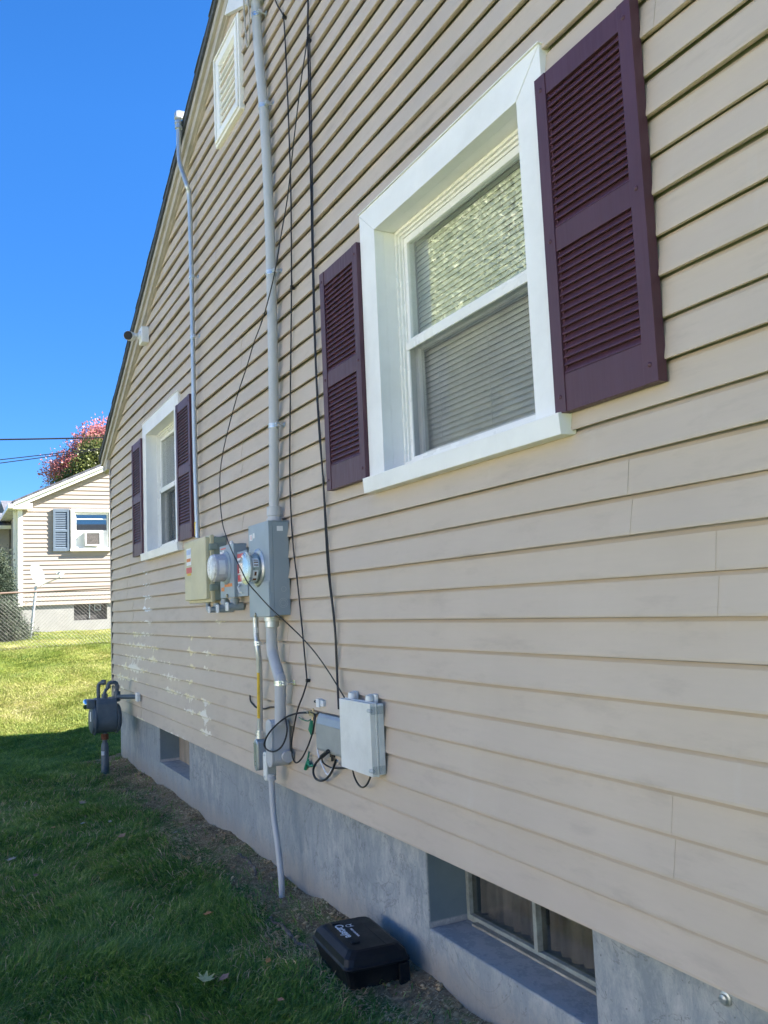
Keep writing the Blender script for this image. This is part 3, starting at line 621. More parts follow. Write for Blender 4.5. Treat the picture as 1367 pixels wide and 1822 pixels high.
# gable vent
mb = MB(); x0, x1, z0, z1 = -5.66, -5.105, 4.185, 4.845; fw = .095
for a, b, c, d in ((x0, x0 + fw, z0, z1), (x1 - fw, x1, z0, z1), (x0 + fw, x1 - fw, z0, z0 + fw), (x0 + fw, x1 - fw, z1 - fw, z1)): mb.box(a, b, -.040, -.006, c, d)
mb.box(x0 + .02, x1 - .02, -.052, -.0405, z0 + .02, z0 + .035); mb.box(x0 + .02, x1 - .02, -.052, -.0405, z1 - .035, z1 - .02)
mb.box(x0 + .02, x0 + .035, -.052, -.0405, z0 + .0355, z1 - .0355); mb.box(x1 - .035, x1 - .02, -.052, -.0405, z0 + .0355, z1 - .0355)
gv = mb.build('gable_vent', MS['trim'], H, bevel=.004)
mb = MB(); n = 9; p = (z1 - z0 - 2 * fw) / n
for i in range(n):
    z = z0 + fw + p * i; mb.prism([(-.010, z + p), (-.014, z + p), (-.032, z + .008), (-.034, z + .003), (-.030, z + .001), (-.010, z + .006)], x0 + fw, x1 - fw, 'yz')
mb.build('louvre', MS['trim'], gv, bevel=.001)

# ------------------------------------------------------------------ conduits
def strap_mesh(c, r, side=1, m='zinc'):
    mb = MB(); x, y, z = c
    mb.lathe((x, y, z - .014), (0, 0, 1), [(0, r + .0005), (.001, r + .003), (.010, r + .003), (.0105, r + .0015), (.017, r + .0015), (.0175, r + .003), (.027, r + .003), (.028, r + .0005)], 20)
    mb.box(x + side * (r - .002), x + side * (r + .030), y - .006, y + r * .6, z - .011, z + .011)
    mb.box(x + side * (r + .004), x + side * (r + .034), -.020, -.015, z - .012, z + .012)
    mb.tube([(x + side * (r + .016), y - .014, z), (x + side * (r + .016), -.016, z)], .004, 6)
    return mb
def pipe(name, pts, r, mat, label, cat, straps=(), k=6, n=16):
    mb = MB(); mb.tube(smooth_path(pts, k), r, n); o = mb.build(name, MS[mat], None, smooth=True); tag(o, label, cat)
    for s in straps:
        # ride on the pipe at this height
        best = min(smooth_path(pts, 12), key=lambda q: abs(q.z - s)); strap_mesh((best.x, best.y, best.z), r).build('strap', MS['zinc'], o, bevel=.001)
    return o
P = PATHS
sc_pts = P['service_conduit'][:]; sc_pts[-1] = [-4.63, -.066, 1.50]
sv = pipe('service_conduit', sc_pts, .0285, 'pvc', 'tall pale grey conduit running from the gable peak down to the largest meter box', 'conduit', (4.524, 3.923, 2.90, 2.03))
mb = MB(); mb.lathe((-4.63, -.066, 1.462), (0, 0, 1), [(0, .043), (.02, .043), (.022, .036), (.034, .036), (.036, .041), (.085, .041), (.088, .033)], 24); mb.build('coupling', MS['pvc'], sv, smooth=True)
mb = MB(); mb.lathe((-4.699, -.06, 4.63), (0, 0, 1), [(0, .033), (.002, .046), (.07, .046), (.072, .052), (.10, .052), (.102, .033)], 24); mb.build('coupling', MS['pvc'], sv, smooth=True)
tc = pipe('thin_conduit', P['thin_conduit'], .0175, 'galv', 'slender galvanised conduit rising from the cream box over the left roof edge', 'conduit', (3.461, 3.029))
mb = MB(); mb.tube([(-6.262, -.066, 1.53), (-6.262, -.066, 1.56), (-6.264, -.066, 1.63)], .0185, 12); mb.build('yellow_tape', MS['yellow'], tc, smooth=True)
mb = MB(); mb.lathe((-6.31, -.13, 4.655), (0, 0, 1), [(0, .019), (.002, .028), (.022, .028), (.024, .024), (.04, .024), (.042, .030), (.06, .030), (.062, .02)], 18); mb.build('coupling', MS['galv'], tc, smooth=True)
mb = MB(); mb.prism([(-.158, 4.735), (-.158, 4.785), (-.135, 4.797), (.36, 4.80), (.36, 4.755), (-.105, 4.748), (-.105, 4.735)], -6.335, -6.285, 'yz')
mb.build('elbow_fitting', MS['galv'], tc, bevel=.006)
ml = pipe('lower_conduit', P['main_low'], .0315, 'pvc', 'thick grey conduit bending down below the largest meter box', 'conduit', (.579,))
mb = MB(); mb.lathe((-4.677, -.08, .935), (0, 0, -1), [(0, .044), (.02, .044), (.022, .038), (.055, .038), (.057, .033)], 24); mb.build('connector', MS['galv'], ml, smooth=True)
sl_ = pipe('side_conduit', P['side_low'], .0165, 'galv', 'thin metal conduit with a yellow strip, left of the thick bent conduit', 'conduit', (.783,))
mb = MB(); mb.lathe((-4.994, -.062, .235), (0, 0, 1), [(0, .026), (.012, .026), (.013, .021), (.022, .021), (.023, .026), (.034, .026), (.035, .021), (.045, .021), (.046, .0175)], 18); mb.build('connector', MS['zinc'], sl_, smooth=True)
a = smooth_path(P['side_low'], 12); seg = [q + Vector((.004, -.0062, 0)) for q in a if .33 < q.z < .62]
mb = MB(); mb.tube(seg, .0125, 8); mb.build('yellow_tape', MS['yellow'], sl_, smooth=True)
dp = pipe('drop_conduit', P['drop'][:-1] + [[-4.597, -.10, -.44], [-4.592, -.10, -.56]], .0165, 'pvc', 'narrow grey conduit running down the foundation into the soil', 'conduit')
mb = MB(); mb.lathe((-4.706, -.10, .045), (0, 0, 1), [(0, .0175), (.002, .027), (.02, .027), (.022, .022), (.035, .022)], 18); mb.build('coupling', MS['pvc'], dp, smooth=True)
def conduit_body(name, x, y0, y1, z0, z1, w, mat, label, cover='pvc', stub=False):
    """rounded outlet body with an oval cover on its street side (towards -y)"""
    r = w / 2; zt = z1 - r; zb = z0 + r; prof = []
    for i in range(13): a = math.pi * i / 12; prof.append((x + r * math.cos(a), zt + r * math.sin(a) * .9))
    for i in range(13): a = math.pi + math.pi * i / 12; prof.append((x + r * math.cos(a), zb + r * math.sin(a)))
    mb = MB(); mb.prism(prof, -y0, -y1 + .012); o = mb.build(name, MS[mat], None, bevel=.006); tag(o, label, 'conduit body', 'outlet bodies of the conduits')
    mb = MB(); mb.prism([(x + (p - x) * 1.06, (zt + zb) / 2 + (q - (zt + zb) / 2) * 1.02) for p, q in prof], -y1 + .0125, -y1)
    c = mb.build('cover', MS[cover], o, bevel=.004)
    for z in (z0 + .02, z1 - .02):
        mb = MB(); mb.lathe((x, -y1, z), (0, -1, 0), [(0, .006), (.002, .0055), (.003, .003)], 12); mb.build('screw', MS['galv'], c, smooth=True)
    if stub:
        mb = MB(); mb.lathe((x + r - .005, -.055, z0 + .055), (1, 0, 0), [(0, .026), (.03, .026), (.032, .031), (.045, .031)], 20); mb.build('side_hub', MS[mat], o, smooth=True)
    return o
conduit_body('conduit_body', -4.635, .028, .135, .130, .385, .088, 'pvc', 'large pale grey outlet body at the foot of the thick conduit, encircled by black cable', 'pvc', True)
conduit_body('conduit_body', -4.985, .025, .095, .055, .235, .062, 'box_grey', 'slim dark grey outlet body at the foot of the yellow-striped conduit', 'zinc')
conduit_body('conduit_body', -4.728, .07, .13, .045, .20, .05, 'box_mid', 'small grey outlet body where the narrow conduit starts down the foundation', 'box_pale')

# ------------------------------------------------------------------ meter boxes
def can(name, x0, x1, z0, z1, d, mat, label, cat='meter box', group='grey electric boxes on the wall', gap=.0165):
    mb = MB(); mb.box(x0, x1, -d + .022, -gap, z0 + .006, z1 - .004); o = mb.build(name, MS[mat], None, bevel=.003); tag(o, label, cat, group)
    mb = MB(); mb.box(x0 - .002, x1 + .002, -d, -d + .0215, z0, z1); mb.box(x0 - .002, x1 + .002, -d + .0215, -gap - .01, z1 - .003, z1)
    mb.build('cover', MS[mat], o, bevel=.003); return o
def meter(o, x, z, y0, y1, r, kind):
    mb = MB(); mb.lathe((x, -y0, z), (0, -1, 0), [(-.004, r + .022), (.004, r + .021), (.012, r + .010), (.014, r + .006)], 36); mb.build('ring', MS['box_grey'] if kind else MS['galv'], o, smooth=True)
    L = y1 - y0
    if kind:     # deep plain skirt with a bright dome
        mb = MB(); mb.lathe((x, -y0 - .0135, z), (0, -1, 0), [(0, r), (L - .035, r), (L - .034, r - .004)], 36); s = mb.build('meter', MS['lavender'], o, smooth=True)
        mb = MB(); mb.lathe((x, -y1 + .020, z), (0, -1, 0), [(0, r - .003), (.012, r - .006), (.020, r - .018), (.022, r - .03)], 36); mb.build('face', simple('frosted_dome', (.70, .72, .70), .22, 0, .25, 35, .1), s, smooth=True)
        mb = MB(); a0 = R(-30); n = 8; rr = r + .0012; vs = []
        for i in range(n + 1):
            a = a0 + R(60) * i / n; vs += [(x + rr * math.cos(a), -y0 - .03, z + rr * math.sin(a)), (x + rr * math.cos(a), -y1 + .035, z + rr * math.sin(a))]
        mb.add(vs, [(2 * i, 2 * i + 1, 2 * i + 3, 2 * i + 2) for i in range(n)]); mb.build('label', MS['label_white'], s)
    else:        # glass jar with a dial and printed bands inside
        mb = MB(); mb.lathe((x, -y0 - .0135, z), (0, -1, 0), [(0, r - .012), (.035, r - .012), (.036, r - .02)], 36); s = mb.build('meter', MS['dial'], o, smooth=True)
        mb = MB(); mb.lathe((x, -y0 - .014, z), (0, -1, 0), [(0, r), (L - .03, r - .001), (L - .016, r - .004), (L - .015, r - .010)], 36); mb.build('cover_glass', MS['meter_glass'], s, smooth=True)
        mb = MB(); mb.lathe((x, -y1 + .022, z), (0, -1, 0), [(0, r - .001), (.001, r + .003), (.010, r + .003), (.011, r - .001)], 36); mb.build('rim', MS['zinc'], s, smooth=True)
        mb = MB(); mb.lathe((x, -y0 - .05, z), (0, -1, 0), [(0, r - .016), (.015, r - .018), (.016, r - .03)], 36); mb.build('face', MS['dial'], s, smooth=True)
        yy = -y0 - .0665
        for dx, dz, w_, h_ in ((-.03, .028, .012, .012), (0, .034, .012, .012), (.03, .028, .012, .012), (-.018, -.005, .04, .012), (.02, -.03, .018, .014), (-.03, -.035, .016, .016)): mb = MB(); mb.box(x + dx - w_ / 2, x + dx + w_ / 2, yy, yy - .001, z + dz - h_ / 2, z + dz + h_ / 2); mb.build('dial_mark', MS['ink'], s)
        mb = MB(); n = 20; rr = r + .0010
        for (s0, s1, d0, d1) in ((-60, -10, .030, .062), (0, 34, .026, .06)):
            vs = []
            for i in range(9):
                a = R(s0 + (s1 - s0) * i / 8); vs += [(x + rr * math.cos(a), -y0 - d0, z + rr * math.sin(a)), (x + rr * math.cos(a), -y0 - d1, z + rr * math.sin(a))]
            mb.add(vs, [(2 * i, 2 * i + 1, 2 * i + 3, 2 * i + 2) for i in range(8)])
        mb.build('label', MS['label_white'], s)
        rr = r + .0020
        for (s0, s1, d0, d1) in ((-52, -42, .036, .056), (-30, -16, .040, .052), (6, 10, .030, .055), (16, 20, .030, .055), (25, 28, .030, .055)):
            vs = []; mb = MB()
            for i in range(5):
                a = R(s0 + (s1 - s0) * i / 4); vs += [(x + rr * math.cos(a), -y0 - d0, z + rr * math.sin(a)), (x + rr * math.cos(a), -y0 - d1, z + rr * math.sin(a))]
            mb.add(vs, [(2 * i, 2 * i + 1, 2 * i + 3, 2 * i + 2) for i in range(4)]); mb.build('print', MS['rust'], s)
def sticker(o, x0, x1, z0, z1, d, mat, name='label', e=.0012, xface=None):
    mb = MB()
    if xface is None: mb.box(x0, x1, -d, -d - e, z0, z1)
    else: mb.box(xface, xface + e, x0, x1, z0, z1)
    return mb.build(name, MS[mat], o)
A = can('meter_box', -4.885, -4.543, .937, 1.463, .134, 'box_grey', 'largest grey meter box, on the thick conduit, with a round glass meter')
meter(A, -4.725, 1.212, .134, .222, .088, 0)
mb = MB(); mb.box(-4.885, -4.545, -.139, -.1355, .94, 1.13); mb.build('lower_cover', MS['box_grey'], A, bevel=.002)
sticker(A, -4.862, -4.815, 1.375, 1.410, .1345, 'label_white'); sticker(A, -4.805, -4.775, 1.385, 1.415, .1345, 'label_white'); sticker(A, -4.836, -4.83, 1.38, 1.405, .1362, 'label_red', 'print')
sticker(A, -.085, -.050, 1.405, 1.432, 0, 'label_white', xface=-4.5425)
def ring(r0, r1, n=24):
    vs = []; 
    for i in range(n): a = 2 * math.pi * i / n; vs += [(r0 * math.cos(a), r0 * math.sin(a)), (r1 * math.cos(a), r1 * math.sin(a))]
    return vs, [(2 * i, 2 * i + 1, (2 * i + 3) % (2 * n), (2 * i + 2) % (2 * n)) for i in range(n)]
for cy, cz, rr_ in ((-.060, 1.01, .026), (-.060, 1.01, .017), (-.055, 1.085, .014)):
    v, f = ring(rr_ - .0012, rr_); mb = MB(); mb.add([(-4.5415, cy + a, cz + b) for a, b in v], f); k_ = mb.build('knockout', MS['galv'], A)
mb = MB(); mb.lathe((-4.78, -.136, .950), (0, -1, 0), [(0, .012), (.008, .012), (.010, .008)], 16); mb.tube([(-4.78, -.142, .95), (-4.772, -.15, .925), (-4.775, -.146, .905)], .002, 6); mb.build('seal', MS['brass'], A, smooth=True)
mb = MB(); mb.box(-4.93, -4.90, -.10, -.085, .845, .875); mb.tube([(-4.915, -.092, .93), (-4.914, -.092, .875)], .0015, 6); mb.build('tag', MS['white_plastic'], A, bevel=.002)
B = can('meter_box', -5.555, -5.262, 1.062, 1.395, .11, 'box_grey', 'small grey meter box with a deep lavender-grey round meter, right of the cream box')
meter(B, -5.42, 1.252, .11, .215, .086, 1)
sticker(B, -5.545, -5.50, 1.33, 1.36, .1105, 'label_white'); sticker(B, -5.49, -5.46, 1.338, 1.365, .1105, 'label_white'); sticker(B, -5.53, -5.42, 1.372, 1.38, .1105, 'label_red', 'print')
sticker(B, -5.535, -5.47, 1.105, 1.130, .1105, 'label_orange', 'print'); sticker(B, -5.46, -5.30, 1.13, 1.150, .1105, 'label_orange', 'print')
mb = MB(); mb.lathe((-5.40, -.112, 1.075), (0, -1, 0), [(0, .011), (.008, .011), (.010, .007)], 16); mb.build('seal', MS['brass'], B, smooth=True)
mb = MB(); mb.lathe((-5.36, -.09, 1.395), (0, 0, 1), [(0, .012), (.018, .012), (.024, .006)], 14); mb.build('stud', MS['white_plastic'], B, smooth=True)
Cb = can('disconnect_switch_box', -5.255, -5.06, 1.064, 1.338, .09, 'box_grey', 'narrow switch box with red warning labels, between the two round meters', 'switch box')
for z0, z1, mt in ((1.30, 1.325, 'label_red'), (1.285, 1.298, 'label_white'), (1.20, 1.27, 'label_white'), (1.155, 1.195, 'label_red'), (1.145, 1.153, 'label_white')): sticker(Cb, -5.245, -5.07, z0, z1, .0905, mt)
for z in (1.255, 1.238, 1.222, 1.208): sticker(Cb, -5.235, -5.09, z, z + .005, .0922, 'label_red', 'print')
sticker(Cb, -5.24, -5.21, 1.205, 1.262, .0922, 'label_red', 'print')
mb = MB(); mb.tube([(-5.19, -.094, 1.135), (-5.17, -.115, 1.12), (-5.155, -.112, 1.09), (-5.15, -.094, 1.085)], .006, 8); mb.build('handle', MS['box_pale'], Cb, smooth=True)
# cream telephone style enclosure with a hinged door
mb = MB(); mb.box(-6.29, -5.715, -.100, -.0165, 1.055, 1.475); mb.box(-6.28, -5.73, -.104, -.1003, 1.10, 1.115); mb.box(-6.29, -5.712, -.092, -.086, 1.4755, 1.479)
D = mb.build('junction_enclosure', MS['box_green'], None, bevel=.004); tag(D, 'large cream plastic enclosure with hinged door below the far window', 'enclosure')
mb = MB(); mb.box(-6.298, -5.712, -.128, -.1005, 1.042, 1.490); mb.prism([(-6.283, 1.062), (-5.727, 1.062), (-5.727, 1.478), (-6.283, 1.478)], -.158, -.1283)
dd = mb.build('door', MS['box_cream'], D, bevel=.007, seg=3)
for z in (1.115, 1.385):
    mb = MB(); mb.box(-5.76, -5.705, -.135, -.085, z, z + .045); mb.box(-5.7045, -5.695, -.128, -.08, z + .004, z + .041); mb.box(-5.7105, -5.700, -.076, -.035, z + .002, z + .042); mb.build('latch', MS['box_green'], D, bevel=.003)
sticker(D, -6.215, -6.09, 1.31, 1.43, .1585, 'label_white'); sticker(D, -6.205, -6.10, 1.335, 1.358, .1600, 'label_orange', 'print'); sticker(D, -6.205, -6.10, 1.385, 1.42, .1600, 'label_blue', 'print')
sticker(D, -6.225, -6.08, 1.255, 1.295, .1585, 'label_red'); sticker(D, -6.20, -6.10, 1.238, 1.254, .1585, 'yellow', 'print')
# row of elbows under the boxes
def elbow(x, y, z, s, label, up, mat='box_grey'):
    mb = MB(); mb.lathe((x, y - .0, z), (0, 1, 0), [(0, s * .9), (.03, s), (-y - .022, s), (-y - .021, s * .8)], 20); mb.lathe((x, y + .045, z), (0, 0, 1), [(0, s * .95), (up * .55, s * .95), (up * .56, s * 1.15), (up * .85, s * 1.15), (up * .86, s * .9), (up, s * .9)], 20)
    o = mb.build('pull_elbow', MS[mat], None, smooth=True); tag(o, label, 'pull elbow', 'elbows under the meter boxes')
    mb = MB(); mb.box(x - s * 1.05, x + s * 1.05, y - .012, y - .0005, z - s * 1.05, z + s * 1.05); mb.build('cover', MS['white_plastic'], o, bevel=.006)
    v, f = ring(s * .55, s * .68); mb = MB(); mb.add([(x + a, y - .0128, z + b) for a, b in v], f); mb.build('gasket', MS['box_grey'], o); return o
elbow(-5.780, -.118, .992, .021, 'leftmost of the three elbows with white covers, fed by the bent pipe', .045)
elbow(-5.585, -.118, .996, .026, 'middle one of the three elbows with white covers', .062)
elbow(-5.375, -.118, 1.006, .026, 'rightmost of the three elbows with white covers', .055)
mb = MB(); mb.tube(smooth_path([(-5.93, -.09, 1.055), (-5.925, -.09, 1.02), (-5.90, -.095, 1.0), (-5.86, -.10, .990), (-5.80, -.10, .989)], 6), .017, 14)
tag(mb.build('bent_pipe', MS['box_grey'], None, smooth=True), 'short bent grey pipe under the cream enclosure', 'pipe')

# ------------------------------------------------------------------ communication boxes
mb = MB(); x0, x1, z0, z1 = -3.775, -3.452, .248, .556
mb.box(x0, x1, -.052, -.021, z0 + .004, z1 - .004); mb.box(x0 + .03, x0 + .07, -.035, -.019, z1 - .004, z1 + .032); mb.box(x1 - .09, x1 - .05, -.035, -.019, z1 - .004, z1 + .032)
E_ = mb.build('cable_box', MS['box_pale'], None, bevel=.004); tag(E_, 'big pale grey plastic box low on the siding where the black cables end', 'cable box')
mb = MB(); mb.box(x0, x1, -.088, -.0525, z0, z1); mb.box(x0 - .003, x1 + .004, -.062, -.0575, z0 - .003, z1 + .003); mb.build('lid', MS['box_pale'], E_, bevel=.007, seg=3)
mb = MB()
for xx in (x0 + .065, x1 - .075): mb = MB(); mb.tube([(xx, -.05, z1 + .004), (xx, -.050, z1 + .020), (xx, -.038, z1 + .028)], [.020, .020, .008], 12); mb.build('hinge', MS['box_pale'], E_, smooth=True)
for zz_ in (z0 + .012, z1 - .045):
    mb = MB(); mb.box(x1 + .001, x1 + .012, -.085, -.03, zz_, zz_ + .032); mb.tube([(x1 - .005, -.095, zz_ + .016), (x1 + .02, -.09, zz_ + .016)], .009, 10); mb.build('clasp', MS['meter_glass'], E_, bevel=.002)
v, f = ring(.0, .018); mb = MB(); mb.add([(-3.61 + a, -.0885, .40 + b * 1.2) for a, b in v], f); mb.build('dimple', MS['box_pale'], E_)
mb = MB(); x0, x1, z0, z1 = -4.145, -3.815, .272, .452
mb.prism([(-.019, z0), (-.052, z0), (-.058, z0 + .015), (-.058, z1 - .045), (-.040, z1), (-.019, z1)], x0, x1, 'yz'); Fb = mb.build('terminal_box', MS['box_mid'], None, bevel=.006, seg=3)
tag(Fb, 'smaller mid grey box half hidden behind the big pale cable box', 'terminal box')
mb = MB(); mb.prism([(-.0405, z1 - .002), (-.050, z1 - .014), (-.060, z1 - .046), (-.0585, z1 - .048), (-.0385, z1)], x0 + .02, x1 - .01, 'yz'); mb.build('hood', MS['box_grey'], Fb, bevel=.002)
mb = MB(); mb.lathe((-4.0, -.035, z0 + .004), (0, 0, -1), [(0, .013), (.02, .013), (.021, .008), (.04, .008)], 14); mb.build('grommet', MS['black'], Fb, smooth=True)

# ------------------------------------------------------------------ cables
def cable(name, key, r, mat, label, cat='cable', group=None, k=6):
    mb = MB(); mb.tube(smooth_path(P[key], k), r, 8); return tag(mb.build(name, MS[mat], None, smooth=True), label, cat, group)
ca = cable('cable', 'cable_a', .0043, 'black', 'black cable hanging right beside the tall conduit, ending in a long loop', group='black cables down the wall')
cb = cable('cable', 'cable_b', .0052, 'black', 'black cable hanging left of the near window down to the pale cable box', group='black cables down the wall')
mb = MB(); mb.tube(smooth_path(P['cable_b2'], 6), .0034, 8); mb.build('messenger_wire', MS['black'], cb, smooth=True)
cable('cable', 'cable_c', .0034, 'black', 'thin slack black cable sagging left and crossing in front of the meter boxes', group='black cables down the wall')
cable('cable', 'loop', .0048, 'black', 'black cable coiled around the large outlet body', group='loose cable ends')
cable('cable', 'stub', .0048, 'black', 'short black cable end poking out behind the thin conduit', group='loose cable ends')
lc = cable('cable', 'loop_c', .0058, 'black', 'thick black loop drooping below the small terminal box', group='loose cable ends')
mb = MB(); mb.tube(P['loop_c'][0:2], .0105, 10); mb.build('sleeve', MS['black'], lc, smooth=True)
cable('cable', 'loop_c2', .0040, 'black', 'black cable running right behind the drooping loop under the boxes', group='loose cable ends')
cable('cable', 'loop_d', .0042, 'black', 'small black loop hanging under the pale cable box', group='loose cable ends')
cable('cable', 'white_wire', .0046, 'white_plastic', 'white wire hanging in a bend under the small terminal box', group='loose cable ends')
def clip(o, p, r=.006):
    mb = MB(); mb.box(p[0] - .008, p[0] + .008, p[1] - .007, -.014, p[2] - .008, p[2] + .008); mb.lathe((p[0] + .01, p[1] + .004, p[2] + .006), (0, -1, 0), [(0, .005), (.014, .005), (.016, .003)], 8); mb.build('clip', MS['black'], o, bevel=.002)
for z in (4.30, 2.723, .605): q = min(P['cable_a'][:17], key=lambda q: abs(q[2] - z)); clip(ca, q)
clip(cb, [-3.99, -.03, 3.95])
# cable splitter, ground wires, siding clip
mb = MB(); mb.box(-4.285, -4.215, -.034, -.018, .425, .452); mb.lathe((-4.30, -.027, .440), (-1, 0, 0), [(0, .007), (.022, .007), (.023, .0055), (.035, .0055)], 12)
mb.lathe((-4.215, -.027, .446), (1, 0, 0), [(0, .007), (.022, .007), (.023, .0055), (.035, .0055)], 12); mb.lathe((-4.25, -.027, .425), (0, 0, -1), [(0, .008), (.02, .008), (.021, .005)], 12); mb.lathe((-4.245, -.026, .452), (0, 0, 1), [(0, .006), (.014, .006)], 12)
tag(mb.build('cable_splitter', MS['brass'], None, bevel=.001), 'small brass cable splitter on the siding above the long cable loop', 'splitter')
mb = MB(); mb.tube(smooth_path(P['green_a'], 6), .0028, 6); g = mb.build('ground_wire', MS['green'], None, smooth=True); tag(g, 'green ground wire tied at the brass splitter', 'ground wire', 'green ground wires')
mb = MB(); mb.box(-4.268, -4.250, -.036, -.026, .335, .405); mb.prism([(-4.295, .355), (-4.262, .405), (-4.250, .40), (-4.262, .33)], -.040, -.028); mb.build('tie', MS['green'], g, bevel=.003)
mb = MB(); mb.tube(smooth_path(P['green_b'][:5], 6), .0020, 6); g = mb.build('ground_wire', MS['galv'], None, smooth=True); tag(g, 'thin ground wire falling to a knotted green tie below the long loop', 'ground wire', 'green ground wires')
mb = MB(); mb.tube([(-4.37, -.03, .145), (-4.335, -.032, .185), (-4.31, -.03, .19)], [.010, .008, .004], 8); mb.tube([(-4.335, -.032, .185), (-4.29, -.035, .172), (-4.24, -.03, .18)], [.008, .008, .003], 8); mb.tube([(-4.335, -.03, .185), (-4.325, -.03, .215), (-4.31, -.03, .24)], [.008, .005, .003], 8); mb.build('tie', MS['green'], g, smooth=True)
mb = MB(); mb.box(-4.175, -4.135, -.040, -.016, .480, .520); mb.box(-4.130, -4.098, -.034, -.016, .486, .516); mb.tube([(-4.20, -.03, .503), (-4.174, -.03, .503)], .004, 8); 
c_ = mb.build('cable_clip', MS['white_plastic'], None, bevel=.004); tag(c_, 'small white plastic clip alone on the siding above the splitter', 'cable clip')
mb = MB(); mb.lathe((-4.20, -.031, .503), (-1, 0, 0), [(-.004, .006), (.010, .006), (.012, .003)], 10); mb.build('plug', MS['black'], c_, smooth=True)
# pale cord looped round the conduit head
mb = MB(); mb.tube(smooth_path([(-4.77, -.11, 4.80), (-4.755, -.115, 4.60), (-4.735, -.115, 4.42), (-4.72, -.115, 4.345), (-4.70, -.115, 4.335), (-4.68, -.115, 4.37), (-4.675, -.112, 4.47), (-4.69, -.11, 4.60), (-4.72, -.11, 4.78)], 6), .0055, 8)
tag(mb.build('cord', MS['rake'], None, smooth=True), 'pale cord looped over the top of the tall conduit', 'cord')

# ------------------------------------------------------------------ security camera
mb = MB(); mb.box(-8.10, -7.965, -.085, -.017, 3.475, 3.625); K = mb.build('security_camera', MS['white_plastic'], None, bevel=.006, seg=3); tag(K, 'white security camera with a black lens face below the left roof edge', 'camera')
mb = MB(); mb.lathe((-8.03, -.085, 3.55), (0, -1, 0), [(0, .042), (.008, .042), (.022, .026), (.024, .018), (.05, .017), (.051, .001)], 24); mb.tube([(-8.03, -.125, 3.55), (-8.045, -.155, 3.552), (-8.06, -.165, 3.548)], .018, 14); mb.build('bracket', MS['white_plastic'], K, smooth=True)
dirv = Vector((1.0, -.55, -.22)).normalized(); c0 = Vector((-8.06, -.172, 3.545))
mb = MB(); mb.lathe(c0 - dirv * .07, dirv, [(0, .02), (.006, .036), (.02, .043), (.125, .043), (.128, .040)], 28); hd = mb.build('housing', MS['white_plastic'], K, smooth=True)
mb = MB(); mb.lathe(c0 - dirv * .07, dirv, [(.1285, .0405), (.1295, .0405), (.131, .034), (.124, .030)], 28); mb.build('lens', MS['black_plastic'], K, smooth=True)

# foundation plug
mb = MB(); mb.lathe((-1.70, .03, -.044), (0, -1, 0), [(-.01, .018), (.004, .018), (.006, .012), (.014, .012), (.016, .007)], 16); mb.box(-1.712, -1.688, .013, .012, -.047, -.041)
tag(mb.build('pipe_plug', MS['galv'], None, smooth=True), 'small round metal plug in the foundation right of the basement window', 'plug')
# ------------------------------------------------------------------ gas meter
gx0 = -9.0
G = thing('gas_meter', (gx0, -.27, -.45), 'blue-grey gas meter on a riser pipe at the far corner of the house', 'gas meter')
mb = MB(); X0, X1 = gx0 - .14, gx0 + .10; ya, yb = -.365, -.175; zc = -.02
prof = []
for i in range(19): a = math.pi + math.pi * i / 18; prof.append((gx0 - .02 + .135 * math.cos(a), zc + .125 * math.sin(a)))
prof += [(gx0 + .105, .135), (gx0 + .09, .185), (gx0 - .13, .185), (gx0 - .145, .135)]
mb.prism(prof, ya, yb); mb.build('body', MS['gas'], G, bevel=.008, seg=3)
for y0_, y1_, nm in ((ya - .048, ya - .001, 'front_pan'), (yb + .001, yb + .040, 'rear_pan')):
    mb = MB(); yf_ = y0_ if nm == 'front_pan' else y1_; yi = y1_ if nm == 'front_pan' else y0_
    s_ = 1 if nm == 'front_pan' else -1
    mb.lathe((gx0 - .02, yi, zc + .01), (0, -s_, 0), [(0, .150), (.012, .150), (.014, .138), (.035, .130), (.047, .10)], 28); p_ = mb.build(nm, MS['gas'], G, smooth=True)
    for q in range(10):
        a = 2 * math.pi * q / 10 + .2; mb = MB(); mb.lathe((gx0 - .02 + .144 * math.cos(a), yi - s_ * .011, zc + .01 + .144 * math.sin(a)), (0, -s_, 0), [(0, .006), (.005, .006)], 6); mb.build('bolt', MS['gas'], p_)
mb = MB(); mb.box(gx0 - .09, gx0 + .06, ya - .085, ya - .01, .10, .185); ib_ = mb.build('index_box', MS['gas'], G, bevel=.008)
mb = MB(); mb.lathe((gx0 - .015, ya - .085, .142), (0, -1, 0), [(0, .05), (.018, .045), (.026, .028), (.028, .01)], 20); mb.build('dial_cover', MS['chrome'], ib_, smooth=True)
mb = MB(); mb.box(gx0 + .02, gx0 + .07, ya - .052, ya - .0495, -.02, .07); mb.build('label', MS['label_white'], G)
mb = MB(); mb.tube([(gx0 + .02, -.28, .17), (gx0 + .02, -.28, .23)], .030, 14); mb.tube(smooth_path([(gx0 + .02, -.285, .21), (gx0 + .02, -.27, .26), (gx0 + .02, -.245, .29), (gx0 + .02, -.245, .31)], 5), .016, 12)
mb.tube(smooth_path([(gx0 - .09, -.32, .17), (gx0 - .09, -.32, .28), (gx0 - .09, -.31, .32), (gx0 - .07, -.28, .335)], 5), .018, 12); mb.tube([(gx0 - .07, -.29, .335), (gx0 - .05, -.26, .335)], .026, 14)
mb.tube(smooth_path([(gx0 + .02, -.245, .30), (gx0 + .02, -.235, .325), (gx0 + .02, -.205, .335), (gx0 + .02, -.175, .325), (gx0 + .02, -.163, .30), (gx0 + .02, -.163, .22)], 6), .019, 14)
